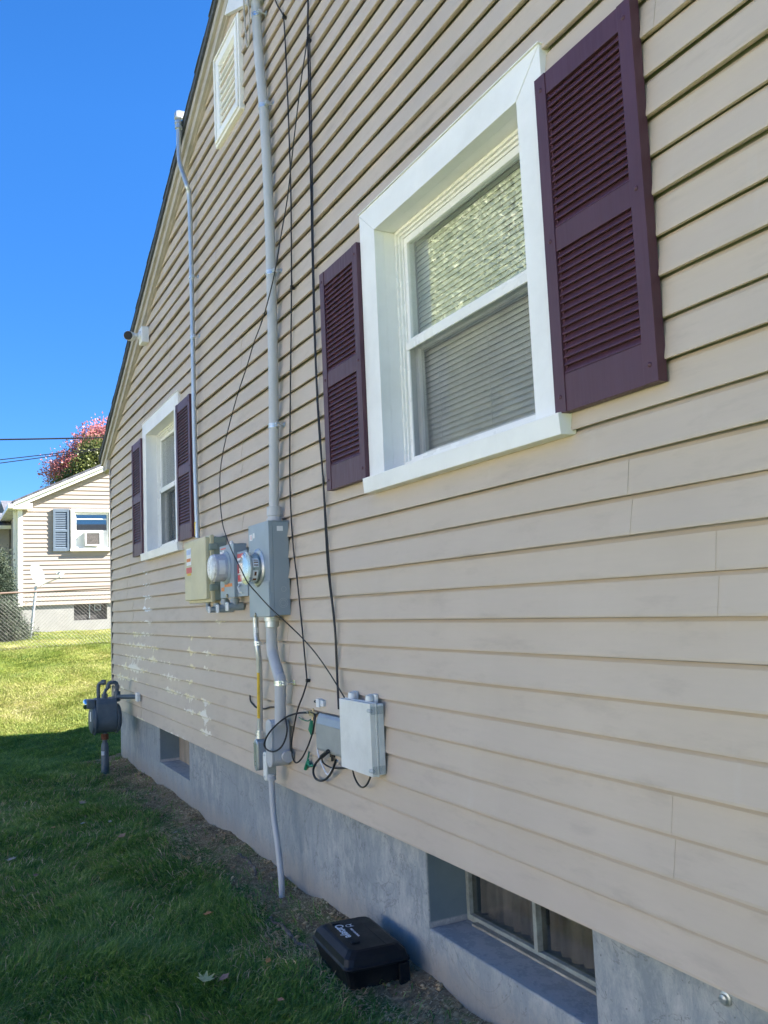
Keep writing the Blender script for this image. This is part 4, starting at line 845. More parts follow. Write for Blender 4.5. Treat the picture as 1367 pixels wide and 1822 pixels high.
mb.lathe((gx0 + .02, -.163, .302), (0, 0, -1), [(0, .019), (.002, .026), (.03, .026), (.032, .019)], 18); mb.lathe((gx0 + .02, -.245, .305), (0, 0, -1), [(0, .018), (.002, .024), (.026, .024), (.028, .016)], 18)
mb.lathe((gx0 + .02, -.163, .245), (0, 0, -1), [(0, .023), (.002, .033), (.09, .034), (.10, .02)], 18)
mb.build('piping', MS['gas'], G, smooth=True)
mb = MB(); mb.tube([(gx0 + .02, -.163, .192), (gx0 + .12, -.130, .196), (-8.62, .0, .205)], .021, 14); mb.build('outlet_pipe', MS['gas'], G, smooth=True)
mb = MB(); mb.box(-8.66, -8.57, -.052, -.016, .165, .245); mb.build('wall_plate', MS['box_pale'], G, bevel=.006)
rx = gx0 - .02; ry = -.275
mb = MB(); mb.lathe((rx, ry, -.155), (0, 0, -1), [(0, .022), (.002, .036), (.055, .036), (.057, .022)], 10); mb.build('union_nut', MS['rust'], G)
mb = MB(); mb.lathe((rx, ry, -.12), (0, 0, -1), [(0, .022), (.12, .022), (.125, .030), (.17, .036), (.42, .036)], 18); mb.build('riser_pipe', MS['gas'], G, smooth=True)
mb = MB(); mb.box(rx + .0, rx + .034, ry - .034, ry - .010, -.355, -.318); mb.build('tag', MS['label_white'], G)

# ------------------------------------------------------------------ bait station
bz = float(gz(-3.5, -.16)) + .004; zt = -.372
K2 = thing('bait_station', (-3.48, -.165, bz), 'black plastic rodent bait station with white lettering, against the foundation', 'bait station')
ang = R(-4.0); cx, cy = -3.478, -.168
def ring_poly(hw, hd, c, z, dy=0):
    pts = []
    for sx, sy in ((-1, -1), (1, -1), (1, 1), (-1, 1)):
        for t in (0, .5, 1):
            a = {(-1, -1): 180, (1, -1): 270, (1, 1): 0, (-1, 1): 90}[(sx, sy)] + 90 * t
            pts.append((sx * (hw - c) + c * math.cos(R(a)), sy * (hd - c) + c * math.sin(R(a)) + dy))
    ca, sa = math.cos(ang), math.sin(ang)
    return [(cx + x * ca - y * sa, cy + x * sa + y * ca, z) for x, y in pts]
def loft(levels):
    mb = MB(); n = 12; vs = []
    for L in levels: vs += ring_poly(*L)
    fs = [(i * n + k, i * n + (k + 1) % n, (i + 1) * n + (k + 1) % n, (i + 1) * n + k) for i in range(len(levels) - 1) for k in range(n)]
    fs += [tuple(range(n - 1, -1, -1)), tuple(range((len(levels) - 1) * n, len(levels) * n))]
    return mb.add(vs, fs)
loft([(.185, .112, .02, bz - .01), (.190, .116, .02, bz + .01), (.212, .134, .025, -.440)]).build('base', MS['black_plastic'], K2, bevel=.003)
ld = loft([(.214, .136, .026, -.4395), (.220, .142, .028, -.437), (.220, .142, .028, -.428), (.213, .136, .028, -.425), (.205, .129, .03, -.398), (.182, .108, .03, -.380), (.172, .098, .03, -.376)]).build('lid', MS['black_plastic'], K2, bevel=.004, seg=3)
def on_lid(lx, ly, z=-.3755):
    ca, sa = math.cos(ang), math.sin(ang); return (cx + lx * ca - ly * sa, cy + lx * sa + ly * ca, z)
def lid_box(x0, x1, y0, y1, z0, z1, name, mat, bevel=.002):
    mb = MB(); v = [on_lid(x, y, z) for z in (z0, z1) for x, y in ((x0, y0), (x1, y0), (x1, y1), (x0, y1))]
    mb.add(v, [(0, 3, 2, 1), (4, 5, 6, 7), (0, 1, 5, 4), (1, 2, 6, 5), (2, 3, 7, 6), (3, 0, 4, 7)]); return mb.build(name, MS[mat], ld, bevel=bevel)
lid_box(-.150, -.128, -.070, -.035, -.376, -.370, 'rib', 'black_plastic', .003); lid_box(.085, .107, -.070, -.035, -.376, -.370, 'rib', 'black_plastic', .003)
lid_box(-.165, .165, .050, .054, -.377, -.3735, 'hinge_line', 'black_plastic', .001)
lid_box(-.214, -.20, .10, .128, -.53, -.44, 'foot', 'black_plastic'); lid_box(.205, .222, .085, .128, -.535, -.44, 'foot', 'black_plastic')
def text(body, size, lx, ly, par, mat, sx=1.0, ex=.0004):
    cu = bpy.data.curves.new(body, 'FONT'); cu.body = body; cu.size = size; cu.extrude = ex; cu.offset = size * .018
    tmp = bpy.data.objects.new('lettering', cu); COL.objects.link(tmp)
    dg = bpy.context.evaluated_depsgraph_get(); me = bpy.data.meshes.new_from_object(tmp.evaluated_get(dg)); bpy.data.objects.remove(tmp)
    me.materials.clear(); me.materials.append(MS[mat]); o = bpy.data.objects.new('lettering', me); COL.objects.link(o); o.parent = par
    p = on_lid(lx, ly, -.3752); o.matrix_parent_inverse = parent_inv(par); o.location = p; o.rotation_euler = (0, 0, ang); o.scale = (sx, 1, 1); return o
text('Catseye', .050, -.124, -.066, ld, 'print_white', .95)
text('PEST CONTROL', .012, -.058, -.018, ld, 'print_white', 1.15); text('1-888-260-3980', .012, -.070, -.031, ld, 'print_white', 1.1) if False else None
# cat-ear mark over the lettering: an open ring with two points
mb = MB(); v, f = ring(.0105, .0155); mb.add([on_lid(-.092 + a, -.012 + b * .8, -.3748) for a, b in v], f)
for s_ in (-1, 1): mb.add([on_lid(-.092 + s_ * .004, .000, -.3747), on_lid(-.092 + s_ * .014, -.006, -.3747), on_lid(-.092 + s_ * .015, .010, -.3747)], [(0, 1, 2)])
mb.build('emblem', MS['print_white'], ld, fix=False)

# ------------------------------------------------------------------ neighbouring house
NX = -24.0
N = thing('neighbour_house', (NX, 5, .64), 'sunlit pale vinyl-sided neighbouring house with white trim and grey shutter beyond the fence', 'house')
ny0, ny1, npk = .12, 10.1, 5.12; nzb, nze = 1.325, 3.87
def nrake(y): return nze + .468 * (min(y, 2 * npk - y) - ny0)
V, F = [], []
k = 0; z = nzb; rowh = .1145
wy0, wy1, wz0, wz1 = 1.36, 2.42, 2.70, 3.80
while z < nrake(npk) - .02:
    z1_ = z + rowh
    def ylim(y, zz):
        if zz > nze: a = ny0 + (zz - nze) / .468; return min(max(y, a), 2 * npk - a)
        return y
    spans = [(ny0, ny1)] if not (z1_ > wz0 + .02 and z < wz1 - .02) else [(ny0, wy0), (wy1, ny1)]
    for a, b in spans:
        n = 30; o = len(V)
        for i in range(n + 1):
            y = a + (b - a) * i / n
            for xx, q in ((-.01, z), (.020, z), (.020, z + .006), (.003, z1_)): V.append((NX + xx, ylim(y, q), q))
        for i in range(n):
            for j in range(3): F.append((o + i * 4 + j, o + (i + 1) * 4 + j, o + (i + 1) * 4 + j + 1, o + i * 4 + j + 1))
    z = z1_; k += 1
mb = MB(); mb.add(V, F); mb.build('siding', MS['siding_n'], N, fix=False)
mb = MB(); bx = NX - .012
def npl(y0, y1, z0, z1): mb.box(bx - .1, bx, y0, y1, z0, z1)
npl(ny0, wy0 + .02, nzb, nze); npl(wy1 - .02, ny1, nzb, nze); npl(wy0 + .02, wy1 - .02, nzb, wz0 + .02)
npl(wy0 + .02, wy1 - .02, wz1 - .02, nze); mb.prism([(ny0, nze), (ny1, nze), (npk, nrake(npk))], bx - .1, bx, 'yz')
mb.box(NX - 9, NX - .12, ny0 + .01, ny0 + .1, nzb, nze); mb.box(NX - 9, NX - .12, ny1 - .1, ny1 - .01, nzb, nze); mb.prism([(ny0 + .1, nzb), (ny1 - .1, nzb), (ny1 - .1, nze), (npk, nrake(npk)), (ny0 + .1, nze)], NX - 9.1, NX - 9.0, 'yz')
mb.build('wall', MS['siding_g'], N)
mb = MB(); mb.box(NX - 9, NX - .03, ny0 + .03, 1.44, .2, nzb - .004); mb.box(NX - 9, NX - .03, 2.27, ny1 - .03, .2, nzb - .004); mb.box(NX - .3, NX - .03, 1.44, 2.27, .2, .905)
mb.build('foundation', simple('sunlit_grey_foundation', (.30, .30, .29), .9, 0, .08, 4, .3, .2, (1, 1, 1), (.30, .28, .25), .3), N)
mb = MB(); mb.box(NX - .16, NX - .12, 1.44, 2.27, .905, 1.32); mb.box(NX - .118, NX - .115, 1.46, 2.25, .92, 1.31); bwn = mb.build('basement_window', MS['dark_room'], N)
mb = MB(); mb.box(NX - .114, NX - .09, 1.83, 1.85, .95, 1.31); mb.box(NX - .114, NX - .09, 1.96, 2.12, 1.14, 1.16); mb.box(NX - .114, NX - .09, 1.96, 1.975, 1.16, 1.28); mb.box(NX - .114, NX - .09, 2.105, 2.12, 1.16, 1.28); mb.box(NX - .114, NX - .09, 1.96, 2.12, 1.28, 1.295); mb.build('frame', MS['galv'], bwn)
mb = MB(); mb.box(NX - .02, NX + .034, ny0 - .03, ny0 + .075, nzb - .02, nze - .02); mb.box(NX - .2, NX - .02, ny0 - .03, ny0 - .0, nzb - .02, nze - .02); mb.build('corner_post', MS['sash'], N, bevel=.004)
mb = MB(); e_ = .26   # roof, rake and eave return
for s_ in (-1, 1):
    ye = npk + s_ * (npk - ny0 + .18)
    def rz(y, o): return nze + .468 * ((npk - abs(y - npk)) - ny0) + o
    mb.prism([(ye, rz(ye, .13)), (npk, rz(npk, .13)), (npk, rz(npk, .19)), (ye, rz(ye, .18))], NX - 9.2, NX + .30, 'yz')
mb.build('roof', MS['shingle'], N)
mb = MB()
for s_ in (-1, 1):
    ye = npk + s_ * (npk - ny0 + .15)
    mb.prism([(ye, rz(ye, -.035)), (npk, rz(npk, -.035)), (npk, rz(npk, .129)), (ye, rz(ye, .129))], NX + .05, NX + .22, 'yz')
    mb.prism([(ye, rz(ye, .06)), (npk, rz(npk, .06)), (npk, rz(npk, .1285)), (ye, rz(ye, .1285))], NX + .2203, NX + .285, 'yz')
mb.prism([(ny0 - .15, nze - .10), (ny0 + .30, nze - .10), (ny0 + .30, nze + .05), (ny0 - .02, nze + .02)], NX + .0505, NX + .205, 'yz')
mb.build('rake_board', MS['sash'], N, bevel=.004)
mb = MB(); mb.box(NX - 9.1, NX + .28, ny0 - .28, ny0 - .16, nze - .09, nze + .02); mb.box(NX - 9.1, NX + .05, ny0 - .16, ny0, nze - .09, nze - .075); mb.build('gutter', MS['sash'], N, bevel=.01)
mb = MB(); mb.box(NX - .30, NX - .22, ny0 - .12, ny0 - .02, .9, nze - .1); mb.build('downspout', MS['sash'], N, bevel=.008)
# its window with an air conditioner
mb = MB()
for a in ((wy0, wy0 + .09, wz0, wz1), (wy1 - .09, wy1, wz0, wz1), (wy0 + .09, wy1 - .09, wz0, wz0 + .09), (wy0 + .09, wy1 - .09, wz1 - .08, wz1)): mb.box(NX - .02, NX + .075, *a)
mb.box(NX + .076, NX + .11, wy0 - .02, wy1 + .02, wz0 - .005, wz0 + .05)
nw = mb.build('window', MS['sash'], N, bevel=.004)
mb = MB(); a, b, c, d = wy0 + .10, wy1 - .10, wz0 + .10, wz1 - .09; zm = (c + d) / 2 - .03
for q in ((a, a + .04, c, d), (b - .04, b, c, d), (a + .04, b - .04, zm - .03, zm + .02), (a + .04, b - .04, d - .05, d), (a + .04, b - .04, d - .18, d - .155), (a + .04, b - .04, c, c + .03)): mb.box(NX - .05, NX + .02, *q)
mb.build('sash', MS['sash'], nw, bevel=.003)
mb = MB(); mb.box(NX - .03, NX - .02, a + .04, b - .04, zm + .02, d - .05); mb.build('pane', glass('far_window_glass', (.6, .7, .75), 1.0, base=.22), nw)
mb = MB(); mb.box(NX - .5, NX - .2, a - .1, b + .1, c - .1, d + .1); mb.build('room_lining', simple('dim_blue_room', (.10, .14, .17), .9), nw)
for y0_, y1_ in ((a + .04, a + .24), (b - .21, b - .04)):
    n = 9; mb = MB()
    for i in range(n): yy = y0_ + (y1_ - y0_) * i / n; mb.box(NX - .015, NX + (.004 if i % 2 else .012), yy, yy + (y1_ - y0_) / n, c + .03, zm - .03)
    mb.build('side_panel', MS['box_pale'], nw)
ac = thing('air_conditioner', (NX + .1, (a + b) / 2, c + .03), 'small white air conditioner in the neighbouring window', 'air conditioner')
mb = MB(); y0_, y1_ = a + .245, b - .215; za, zb = c + .032, zm - .035
for q in ((y0_, y0_ + .035, za, zb), (y1_ - .035, y1_, za, zb), (y0_ + .035, y1_ - .035, za, za + .03), (y0_ + .035, y1_ - .035, zb - .03, zb)): mb.box(NX - .1, NX + .13, *q)
mb.build('case', MS['white_plastic'], ac, bevel=.005)
mb = MB(); mb.box(NX + .10, NX + .122, y0_ + .03, y1_ - .03, za + .03, zb - .03); mb.build('coil', simple('dark_coil_fins', (.10, .09, .085), .7, 0, .4, 30, .3), ac)
# its shutter
mb = MB(); sy0, sy1, sz0, sz1 = .93, 1.33, 2.70, 3.80
mb.box(NX + .022, NX + .06, sy0, sy0 + .055, sz0, sz1); mb.box(NX + .022, NX + .06, sy1 - .055, sy1, sz0, sz1)
for q in ((sz0, sz0 + .09), (3.20, 3.26), (sz1 - .08, sz1)): mb.box(NX + .022, NX + .058, sy0 + .055, sy1 - .055, *q)
mb.box(NX + .021, NX + .03, sy0 + .05, sy1 - .05, sz0 + .05, sz1 - .05)
for q0, q1 in ((sz0 + .09, 3.20), (3.26, sz1 - .08)):
    n = int((q1 - q0) / .045)
    for i in range(n): z = q0 + (q1 - q0) * i / n; mb.prism([(NX + .03, z + .038), (NX + .052, z + .004), (NX + .054, z), (NX + .03, z + .02)], sy0 + .055, sy1 - .055, 'xz')
mb.v = [p for p in mb.v]
mb.build('shutter', simple('blue_grey_shutter', (.12, .16, .21), .45, 0, .06, 6, .1), N, bevel=.003)

# wing further back, seen in the gap to the left, and a roof beyond
Wg = thing('garage', (-31, -3, .7), 'grey sided low building with shingled roof at the far left edge behind the shrub', 'garage')
mb = MB(); V, F = [], []; z = 1.0
while z < 3.58:
    o = len(V)
    for y in (-6.5, -3, .10):
        for xx, q in ((-.01, z), (.02, z), (.02, z + .006), (.003, z + .115)): V.append((-27 + xx, y, q))
    for i in range(2):
        for j in range(3): F.append((o + i * 4 + j, o + (i + 1) * 4 + j, o + (i + 1) * 4 + j + 1, o + i * 4 + j + 1))
    z += .115
mb.add(V, F); mb.build('siding', MS['siding_g'], Wg, fix=False)
mb = MB(); mb.box(-33, -27.02, -6.5, .07, .3, 3.62); mb.build('wall', MS['siding_g'], Wg)
mb = MB(); mb.prism([(-26.75, 3.60), (-26.75, 3.68), (-28.2, 4.16), (-33.2, 3.68), (-33.2, 3.60)], -6.8, .14); mb.build('roof', MS['shingle'], Wg)
mb = MB(); mb.box(-26.78, -26.68, -6.8, .12, 3.54, 3.64); mb.build('gutter', MS['sash'], Wg)
Bg = thing('background_house', (-40, 4, .8), 'house whose blue-grey shingled roof shows above the neighbouring eave', 'house')
mb = MB(); mb.box(-46, -38.6, 1.0, 9, .3, 4.9); mb.build('wall', MS['siding_g'], Bg)
mb = MB(); mb.prism([(-37.9, 4.9), (-37.9, 5.0), (-42, 6.27), (-46.2, 5.0), (-46.2, 4.9)], .765, 9.3); mb.build('roof', MS['shingle'], Bg)

# ------------------------------------------------------------------ chain link fence
FXp = -18.3
Fn = thing('chain_link_fence', (FXp, 1, .43), 'galvanised chain link fence with a rusty top rail between the two lawns', 'fence')
fz0, fz1 = .435, 1.515
def ftop(y): return 1.513 + .0235 * y
mb = MB(); mb.tube([(FXp, -9, ftop(-9)), (FXp, 0, ftop(0)), (FXp, 13, ftop(13))], .021, 10); mb.build('top_rail', simple('rusty_galvanised_rail', (.26, .21, .18), .7, .2, .2, 9, .2, .4, (1, .4, 1), (.20, .10, .06), .7), Fn, smooth=True)
mb = MB(); y = -3.0; st = .072; hgt = 1.06
for sgn in (1, -1):
    y = -3.0 - hgt
    while y < 5.0:
        a, b = y, y + hgt
        pts = []
        m_ = 2
        q0, q1 = (fz0, fz0 + hgt) if sgn > 0 else (fz0 + hgt, fz0)
        mb.tube([(FXp + .003 * sgn, a, q0 + .0235 * a), (FXp + .003 * sgn, b, q1 + .0235 * b)], .0020, 3, False); y += st
mb.build('wire_mesh', simple('dull_fence_wire', (.13, .125, .12), .6, .4, .1, 5, 0), Fn)
for yy in (-2.4, 3.6):
    mb = MB(); mb.tube([(FXp, yy, -.1), (FXp, yy, ftop(yy) + .05)], .028, 10); mb.build('post', MS['galv'], Fn, smooth=True)

# ------------------------------------------------------------------ satellite dish
DX = -21.8
Dh = thing('satellite_dish', (DX, .20, .55), 'white satellite dish on a pole in front of the neighbouring house', 'satellite dish')
mb = MB(); mb.tube([(DX, .17, .3), (DX, .30, 1.62), (DX, .31, 1.74)], .030, 10); mb.build('pole', MS['galv'], Dh, smooth=True)
c = Vector((DX + .10, .335, 2.0)); ax = Vector((.62, .74, .28)).normalized()
side = ax.cross(Vector((0, 0, 1))).normalized(); upv = side.cross(ax).normalized()
mb = MB(); vs = [c - ax * .055]; nr, na = 6, 32
for i in range(1, nr + 1):
    r = i / nr
    for k in range(na): a = 2 * math.pi * k / na; vs.append(c + side * (.25 * r * math.cos(a)) + upv * (.285 * r * math.sin(a)) + ax * (-.055 + .055 * r * r))
fs = [(0, 1 + k, 1 + (k + 1) % na) for k in range(na)] + [(1 + (i - 1) * na + k, 1 + (i - 1) * na + (k + 1) % na, 1 + i * na + (k + 1) % na, 1 + i * na + k) for i in range(1, nr) for k in range(na)]
mb.add(vs, fs); d_ = mb.build('reflector', simple('grey_white_dish', (.27, .285, .29), .5, 0, .05, 4, 0), Dh, smooth=True); q = d_.modifiers.new('t', 'SOLIDIFY'); q.thickness = .006
tip = Vector((DX + .40, .80, 1.985)); mb = MB(); mb.tube([c - upv * .28, c - upv * .26 + ax * .05, tip - Vector((0, 0, .07))], .012, 8); mb.build('arm', MS['galv'], Dh, smooth=True)
mb = MB()
for dx_ in (-.06, 0, .06): mb.lathe(tip + side * dx_ + Vector((0, 0, .03)), -ax, [(-.05, .022), (.04, .022), (.042, .03), (.06, .03)], 12)
mb.tube([tip + side * -.08, tip + side * .08], .022, 8); mb.tube([tip + Vector((0, 0, -.08)), tip + Vector((0, 0, .06))], .02, 8); mb.build('receiver', MS['white_plastic'], Dh, smooth=True)

# ------------------------------------------------------------------ overhead lines
for i, (z0_, sl2, lab) in enumerate(((7.294, .064, 'highest overhead wire crossing the sky at the left, level'), (6.576, .16, 'upper one of the two close overhead wires'), (6.457, .18, 'lower one of the two close overhead wires'))):
    pts = [(-33, y, z0_ + sl2 * (y - .2) + .0012 * (y - .2) ** 2) for y in np.linspace(-16, 18, 25)]
    mb = MB(); mb.tube(pts, .030 if i == 0 else .017, 6); tag(mb.build('power_line', MS['black'], None, smooth=True), lab, 'power line', 'overhead power lines')

# ------------------------------------------------------------------ unseen drive and house added across the yard to bounce sunlight
mb = MB(); gxx = np.linspace(-14, 22, 37)
mb.add([(x, y, float(gz(x, -9)) + .035) for x in gxx for y in (-13.2, -9.4)], [(2 * i, 2 * i + 2, 2 * i + 3, 2 * i + 1) for i in range(36)])
dw = mb.build('added_driveway', simple('added_drive_concrete', (.58, .56, .50), .85, 0, .08, 2, .2, .2, (1, 1, 1), (.30, .28, .25), .3), None, fix=False); tag(dw, kind='structure')  # out-of-view slab added to throw sunlight back on the gable wall
O = thing('added_opposite_house', (0, -14.5, -.5), 'unseen pale house added opposite the gable wall to bounce sunlight on it', 'house')
V, F = [], []; z = -.1
while z < 3.0:
    o = len(V)
    for x in (-9, 0, 10):
        for yy, q in ((-.01, z), (.02, z), (.02, z + .006), (.003, z + .115)): V.append((x, -14.5 + yy, q))
    for i in range(2):
        for j in range(3): F.append((o + i * 4 + j, o + i * 4 + j + 1, o + (i + 1) * 4 + j + 1, o + (i + 1) * 4 + j))
    z += .115
mb = MB(); mb.add(V, F); mb.build('siding', MS['siding_w'], O, fix=False)
mb = MB(); mb.box(-9, 10, -22, -14.53, -.9, 3.0); mb.build('wall', MS['siding_g'], O)
mb = MB(); mb.prism([(-14.1, 3.0), (-14.1, 3.1), (-18.3, 5.0), (-22.5, 3.1), (-22.5, 3.0)], -9.3, 10.3, 'yz'); mb.build('roof', MS['shingle'], O)
for x in (-6.5, -1.5, 4, 7.5):
    mb = MB(); mb.box(x - .55, x + .55, -14.49, -14.42, 1.2, 2.6); w_ = mb.build('window', MS['sash'], O, bevel=.01)
    mb = MB(); mb.box(x - .45, x + .45, -14.419, -14.41, 1.3, 2.5); mb.build('pane', MS['ink'], w_)

# ------------------------------------------------------------------ vegetation
def leaf_cloud(name, blobs, n, size, mat, parent, asp=.5, seed=1, hollow=.55, clump=0, up=0):
    """n little folded leaves spread through the blobs (cx,cy,cz,rx,ry,rz), gathered in sprays so gaps stay open"""
    g = np.random.default_rng(seed); B = np.array(blobs, float); wv = (B[:, 3] * B[:, 4] * B[:, 5]) ** (2 / 3); wv /= wv.sum()
    nc = max(1, n // clump) if clump else n
    bi = g.choice(len(B), nc, p=wv); d = g.normal(size=(nc, 3)); d /= np.linalg.norm(d, axis=1)[:, None]
    rad = (hollow + (1 - hollow) * g.random(nc) ** .7) * (1 + .16 * np.sin(d[:, 0] * 5 + d[:, 2] * 4 + bi) + .1 * np.sin(d[:, 1] * 11 + d[:, 2] * 9))
    C = B[bi, :3] + d * B[bi, 3:] * rad[:, None]; cr = g.random(nc)
    if clump:
        ax_ = d + g.normal(size=(nc, 3)) * .5; ax_ /= np.linalg.norm(ax_, axis=1)[:, None]
        C = np.repeat(C, clump, 0); cr = np.repeat(cr, clump); ax_ = np.repeat(ax_, clump, 0); t = g.random(len(C)) - .5
        C = C + ax_ * (t * size * 7)[:, None] + g.normal(size=C.shape) * size * .8
    m_ = len(C); A = g.normal(size=(m_, 3))
    if clump: A = A * .7 + ax_
    A[:, 2] += up; A /= np.linalg.norm(A, axis=1)[:, None]; Nn = np.cross(A, g.normal(size=(m_, 3))); Nn /= np.linalg.norm(Nn, axis=1)[:, None]
    s = size * (.6 + .8 * g.random(m_)); a = A * s[:, None]; b = Nn * (s * asp)[:, None] * .5; k = np.cross(A, Nn) * (s * .12)[:, None]
    V = np.stack([C, C + a * .45 + b + k, C + a, C + a * .45 - b + k], 1).reshape(-1, 3); i0 = np.arange(m_) * 4
    F = np.stack([i0, i0 + 1, i0 + 2, i0 + 3], 1); at = np.repeat(np.clip(cr * .6 + g.random(m_) * .4, 0, 1), 4)
    return np_mesh(name, V, F, mat, parent, at)
def branches(base, h, r, blobs, seed, parent):
    g = random.Random(seed); mb = MB(); x, y, z = base; top = (x + g.uniform(-.2, .2), y + g.uniform(-.2, .2), z + h)
    mb.tube([base, (x + .05, y, z + h * .35), (x - .04, y + .05, z + h * .7), top], [r, r * .75, r * .5, r * .25], 10)
    for b in blobs:
        t = g.uniform(.35, .85); p0 = Vector((x, y, z + h * t)); p1 = Vector(b[:3]); mid = (p0 + p1) / 2 + Vector((0, 0, .15 * (p1 - p0).length))
        mb.tube([p0, mid, p1], [r * .4, r * .22, r * .06], 6)
        for q in range(4):
            e = p1 + Vector((g.uniform(-1, 1) * b[3], g.uniform(-1, 1) * b[4], g.uniform(-.6, 1) * b[5])) * .8; mb.tube([mid.lerp(p1, .5), (p1 + e) / 2, e], [r * .15, r * .08, r * .02], 5)
    return mb.build('trunk', MS['bark'], parent, smooth=True)
def tree(base, h, r, blobs, n, size, mat, label, seed, **kw):
    T = thing('tree', base, label, 'tree'); branches(base, h, r, blobs, seed, T); leaf_cloud('crown', blobs, n, size, mat, T, seed=seed, **kw); return T
tree((-60, 9.0, .8), 9, .28, [(-60, 8.2, 10.9, 2, 2.3, 1.9), (-60, 6.6, 10.5, 1.6, 1.1, 1.1), (-60, 5.4, 10.4, 1.2, .9, 1.1), (-60, 7.9, 12.7, 1.5, 1.1, .9), (-60, 8.6, 11.6, 1.5, 1.4, 1.4), (-60, 7.2, 12.2, 1.5, .9, .9), (-60, 8.9, 12.9, 1.8, 1.4, 1.1), (-60, 11, 11.5, 2.4, 2.6, 2.2), (-60, 9.5, 8.6, 2.5, 2.8, 1.8), (-59.5, 6.0, 11.1, .9, .5, .5)], 46000, .18, MS['leaf_red'], 'red-leaved maple rising behind the neighbouring roof', 21, hollow=.35, clump=9)
tree((-56, 8.0, .8), 8, .25, [(-56, 7.9, 10.3, 1.6, 1.7, 1.5), (-56, 6.4, 9.3, 1.3, 1.2, 1.1), (-56, 8.9, 8.8, 2, 2.2, 1.6), (-56, 5.3, 8.9, .8, .8, .6), (-56, 7.3, 11.0, 1.3, 1.1, .9), (-55.5, 6.6, 10.0, 1.2, 1.0, .9)], 44000, .15, MS['leaf_green'], 'green tree in front of the red maple, behind the neighbouring roof', 22, hollow=.3, clump=8)
def spruce(c, h, r, label, seed, n):
    T = thing('spruce_shrub', (c[0], c[1], c[2]), label, 'shrub', 'blue-grey spruce shrubs at the fence'); mb = MB(); mb.tube([c, (c[0], c[1], c[2] + h * .9)], [.05, .01], 8); mb.build('stem', MS['bark'], T, smooth=True)
    g = random.Random(seed); bl = []
    for i in range(9):
        t = i / 8; rr = r * (1 - t * .55); a = g.uniform(0, 6.28); bl.append((c[0] + math.cos(a) * rr * .45, c[1] + math.sin(a) * rr * .45, c[2] + h * (.12 + .76 * t), rr * .62, rr * .62, h * .13))
    leaf_cloud('foliage', bl, n, .055, MS['needle'], T, asp=.28, seed=seed, hollow=.25, clump=9, up=.4)
spruce((-22.6, -.50, .55), 2.05, .54, 'tall blue-grey spruce shrub behind the fence, upper one at the far left', 31, 30000)
spruce((-21.0, -.42, .50), .90, .52, 'low rounded spruce shrub in front of the taller one', 32, 22000)
# trees on the open side of the yard, seen mirrored in the window panes
tree((-15.5, -8.5, -.2), 8, .3, [(-13, -7, 5.6, 2.2, 1.8, 2), (-16, -8, 6.5, 2.6, 2.2, 2.4), (-18.5, -9, 7.5, 2.6, 2.2, 2.4), (-14.5, -8, 9, 2.4, 2.2, 2.2), (-17.5, -9, 10.8, 2.6, 2.2, 2.2), (-11.5, -6.8, 7.4, 1.8, 1.4, 1.8), (-13, -7.4, 3.4, 1.8, 1.4, 1.2), (-20.5, -9.8, 9.6, 2.2, 2, 2.2), (-16.5, -8.2, 3.8, 2, 1.6, 1.4), (-20, -9, 5.4, 2.2, 1.8, 2)], 150000, .10, MS['leaf_pale'], 'pale green tree across the yard, mirrored in the near window', 41, hollow=.2, clump=9, asp=.26)
tree((-31, -7.0, .7), 5, .2, [(-31, -7, 6.2, 1.6, 1.5, 1.3), (-32.5, -7.4, 7.6, 1.5, 1.2, 1.2), (-29.5, -6.6, 5.2, 1.3, 1.1, 1.0)], 9000, .16, MS['leaf_red'], 'small red tree mirrored in the far window', 42, hollow=.3, clump=9)

# ------------------------------------------------------------------ grass
def blades(name, xy, h, wd, mat, lean, rnd):
    n = len(xy); g = rng; z = gz(xy[:, 0], xy[:, 1]); a = g.random(n) * 2 * np.pi; la = g.random(n) * 2 * np.pi
    # neighbouring blades lean alike, as mown turf does
    la = .55 * la + 2.2 * np.sin(xy[:, 0] * 2.3 + 1.1 * np.sin(xy[:, 1] * 3.1)) + 1.5 * np.sin(xy[:, 1] * 4.3 + xy[:, 0])
    ln = lean * (.35 + g.random(n)) * h; side = np.stack([np.cos(a), np.sin(a), np.zeros(n)], 1) * (wd * .5)[:, None]; L = np.stack([np.cos(la), np.sin(la), np.zeros(n)], 1)
    P0 = np.stack([xy[:, 0], xy[:, 1], z - .004], 1); P1 = P0 + L * (ln * .32)[:, None] + np.array([0, 0, 1.]) * (h * .6)[:, None]; P2 = P0 + L * ln[:, None] + np.array([0, 0, 1.]) * (h * np.sqrt(np.clip(1 - (ln / h * .6) ** 2, .15, 1)))[:, None]
    V = np.stack([P0 - side, P0 + side, P1 + side * .8, P1 - side * .8, P2], 1).reshape(-1, 3); i0 = np.arange(n) * 5
    me = bpy.data.meshes.new(name); me.vertices.add(len(V)); me.vertices.foreach_set('co', V.astype(np.float32).ravel())
    lp = np.concatenate([np.stack([i0, i0 + 1, i0 + 2, i0 + 3], 1), np.stack([i0 + 3, i0 + 2, i0 + 4], 1)], 1).ravel(); me.loops.add(len(lp)); me.loops.foreach_set('vertex_index', lp.astype(np.int32))
    ls = (np.arange(n) * 7)[:, None] + np.array([0, 4]); lt = np.tile([4, 3], n); me.polygons.add(2 * n); me.polygons.foreach_set('loop_start', ls.ravel().astype(np.int32)); me.polygons.foreach_set('loop_total', lt.astype(np.int32))
    me.attributes.new('rnd', 'FLOAT', 'POINT').data.foreach_set('value', np.repeat(rnd, 5).astype(np.float32)); me.materials.append(mat); me.update(calc_edges=True)
    o = bpy.data.objects.new(name, me); COL.objects.link(o); return o
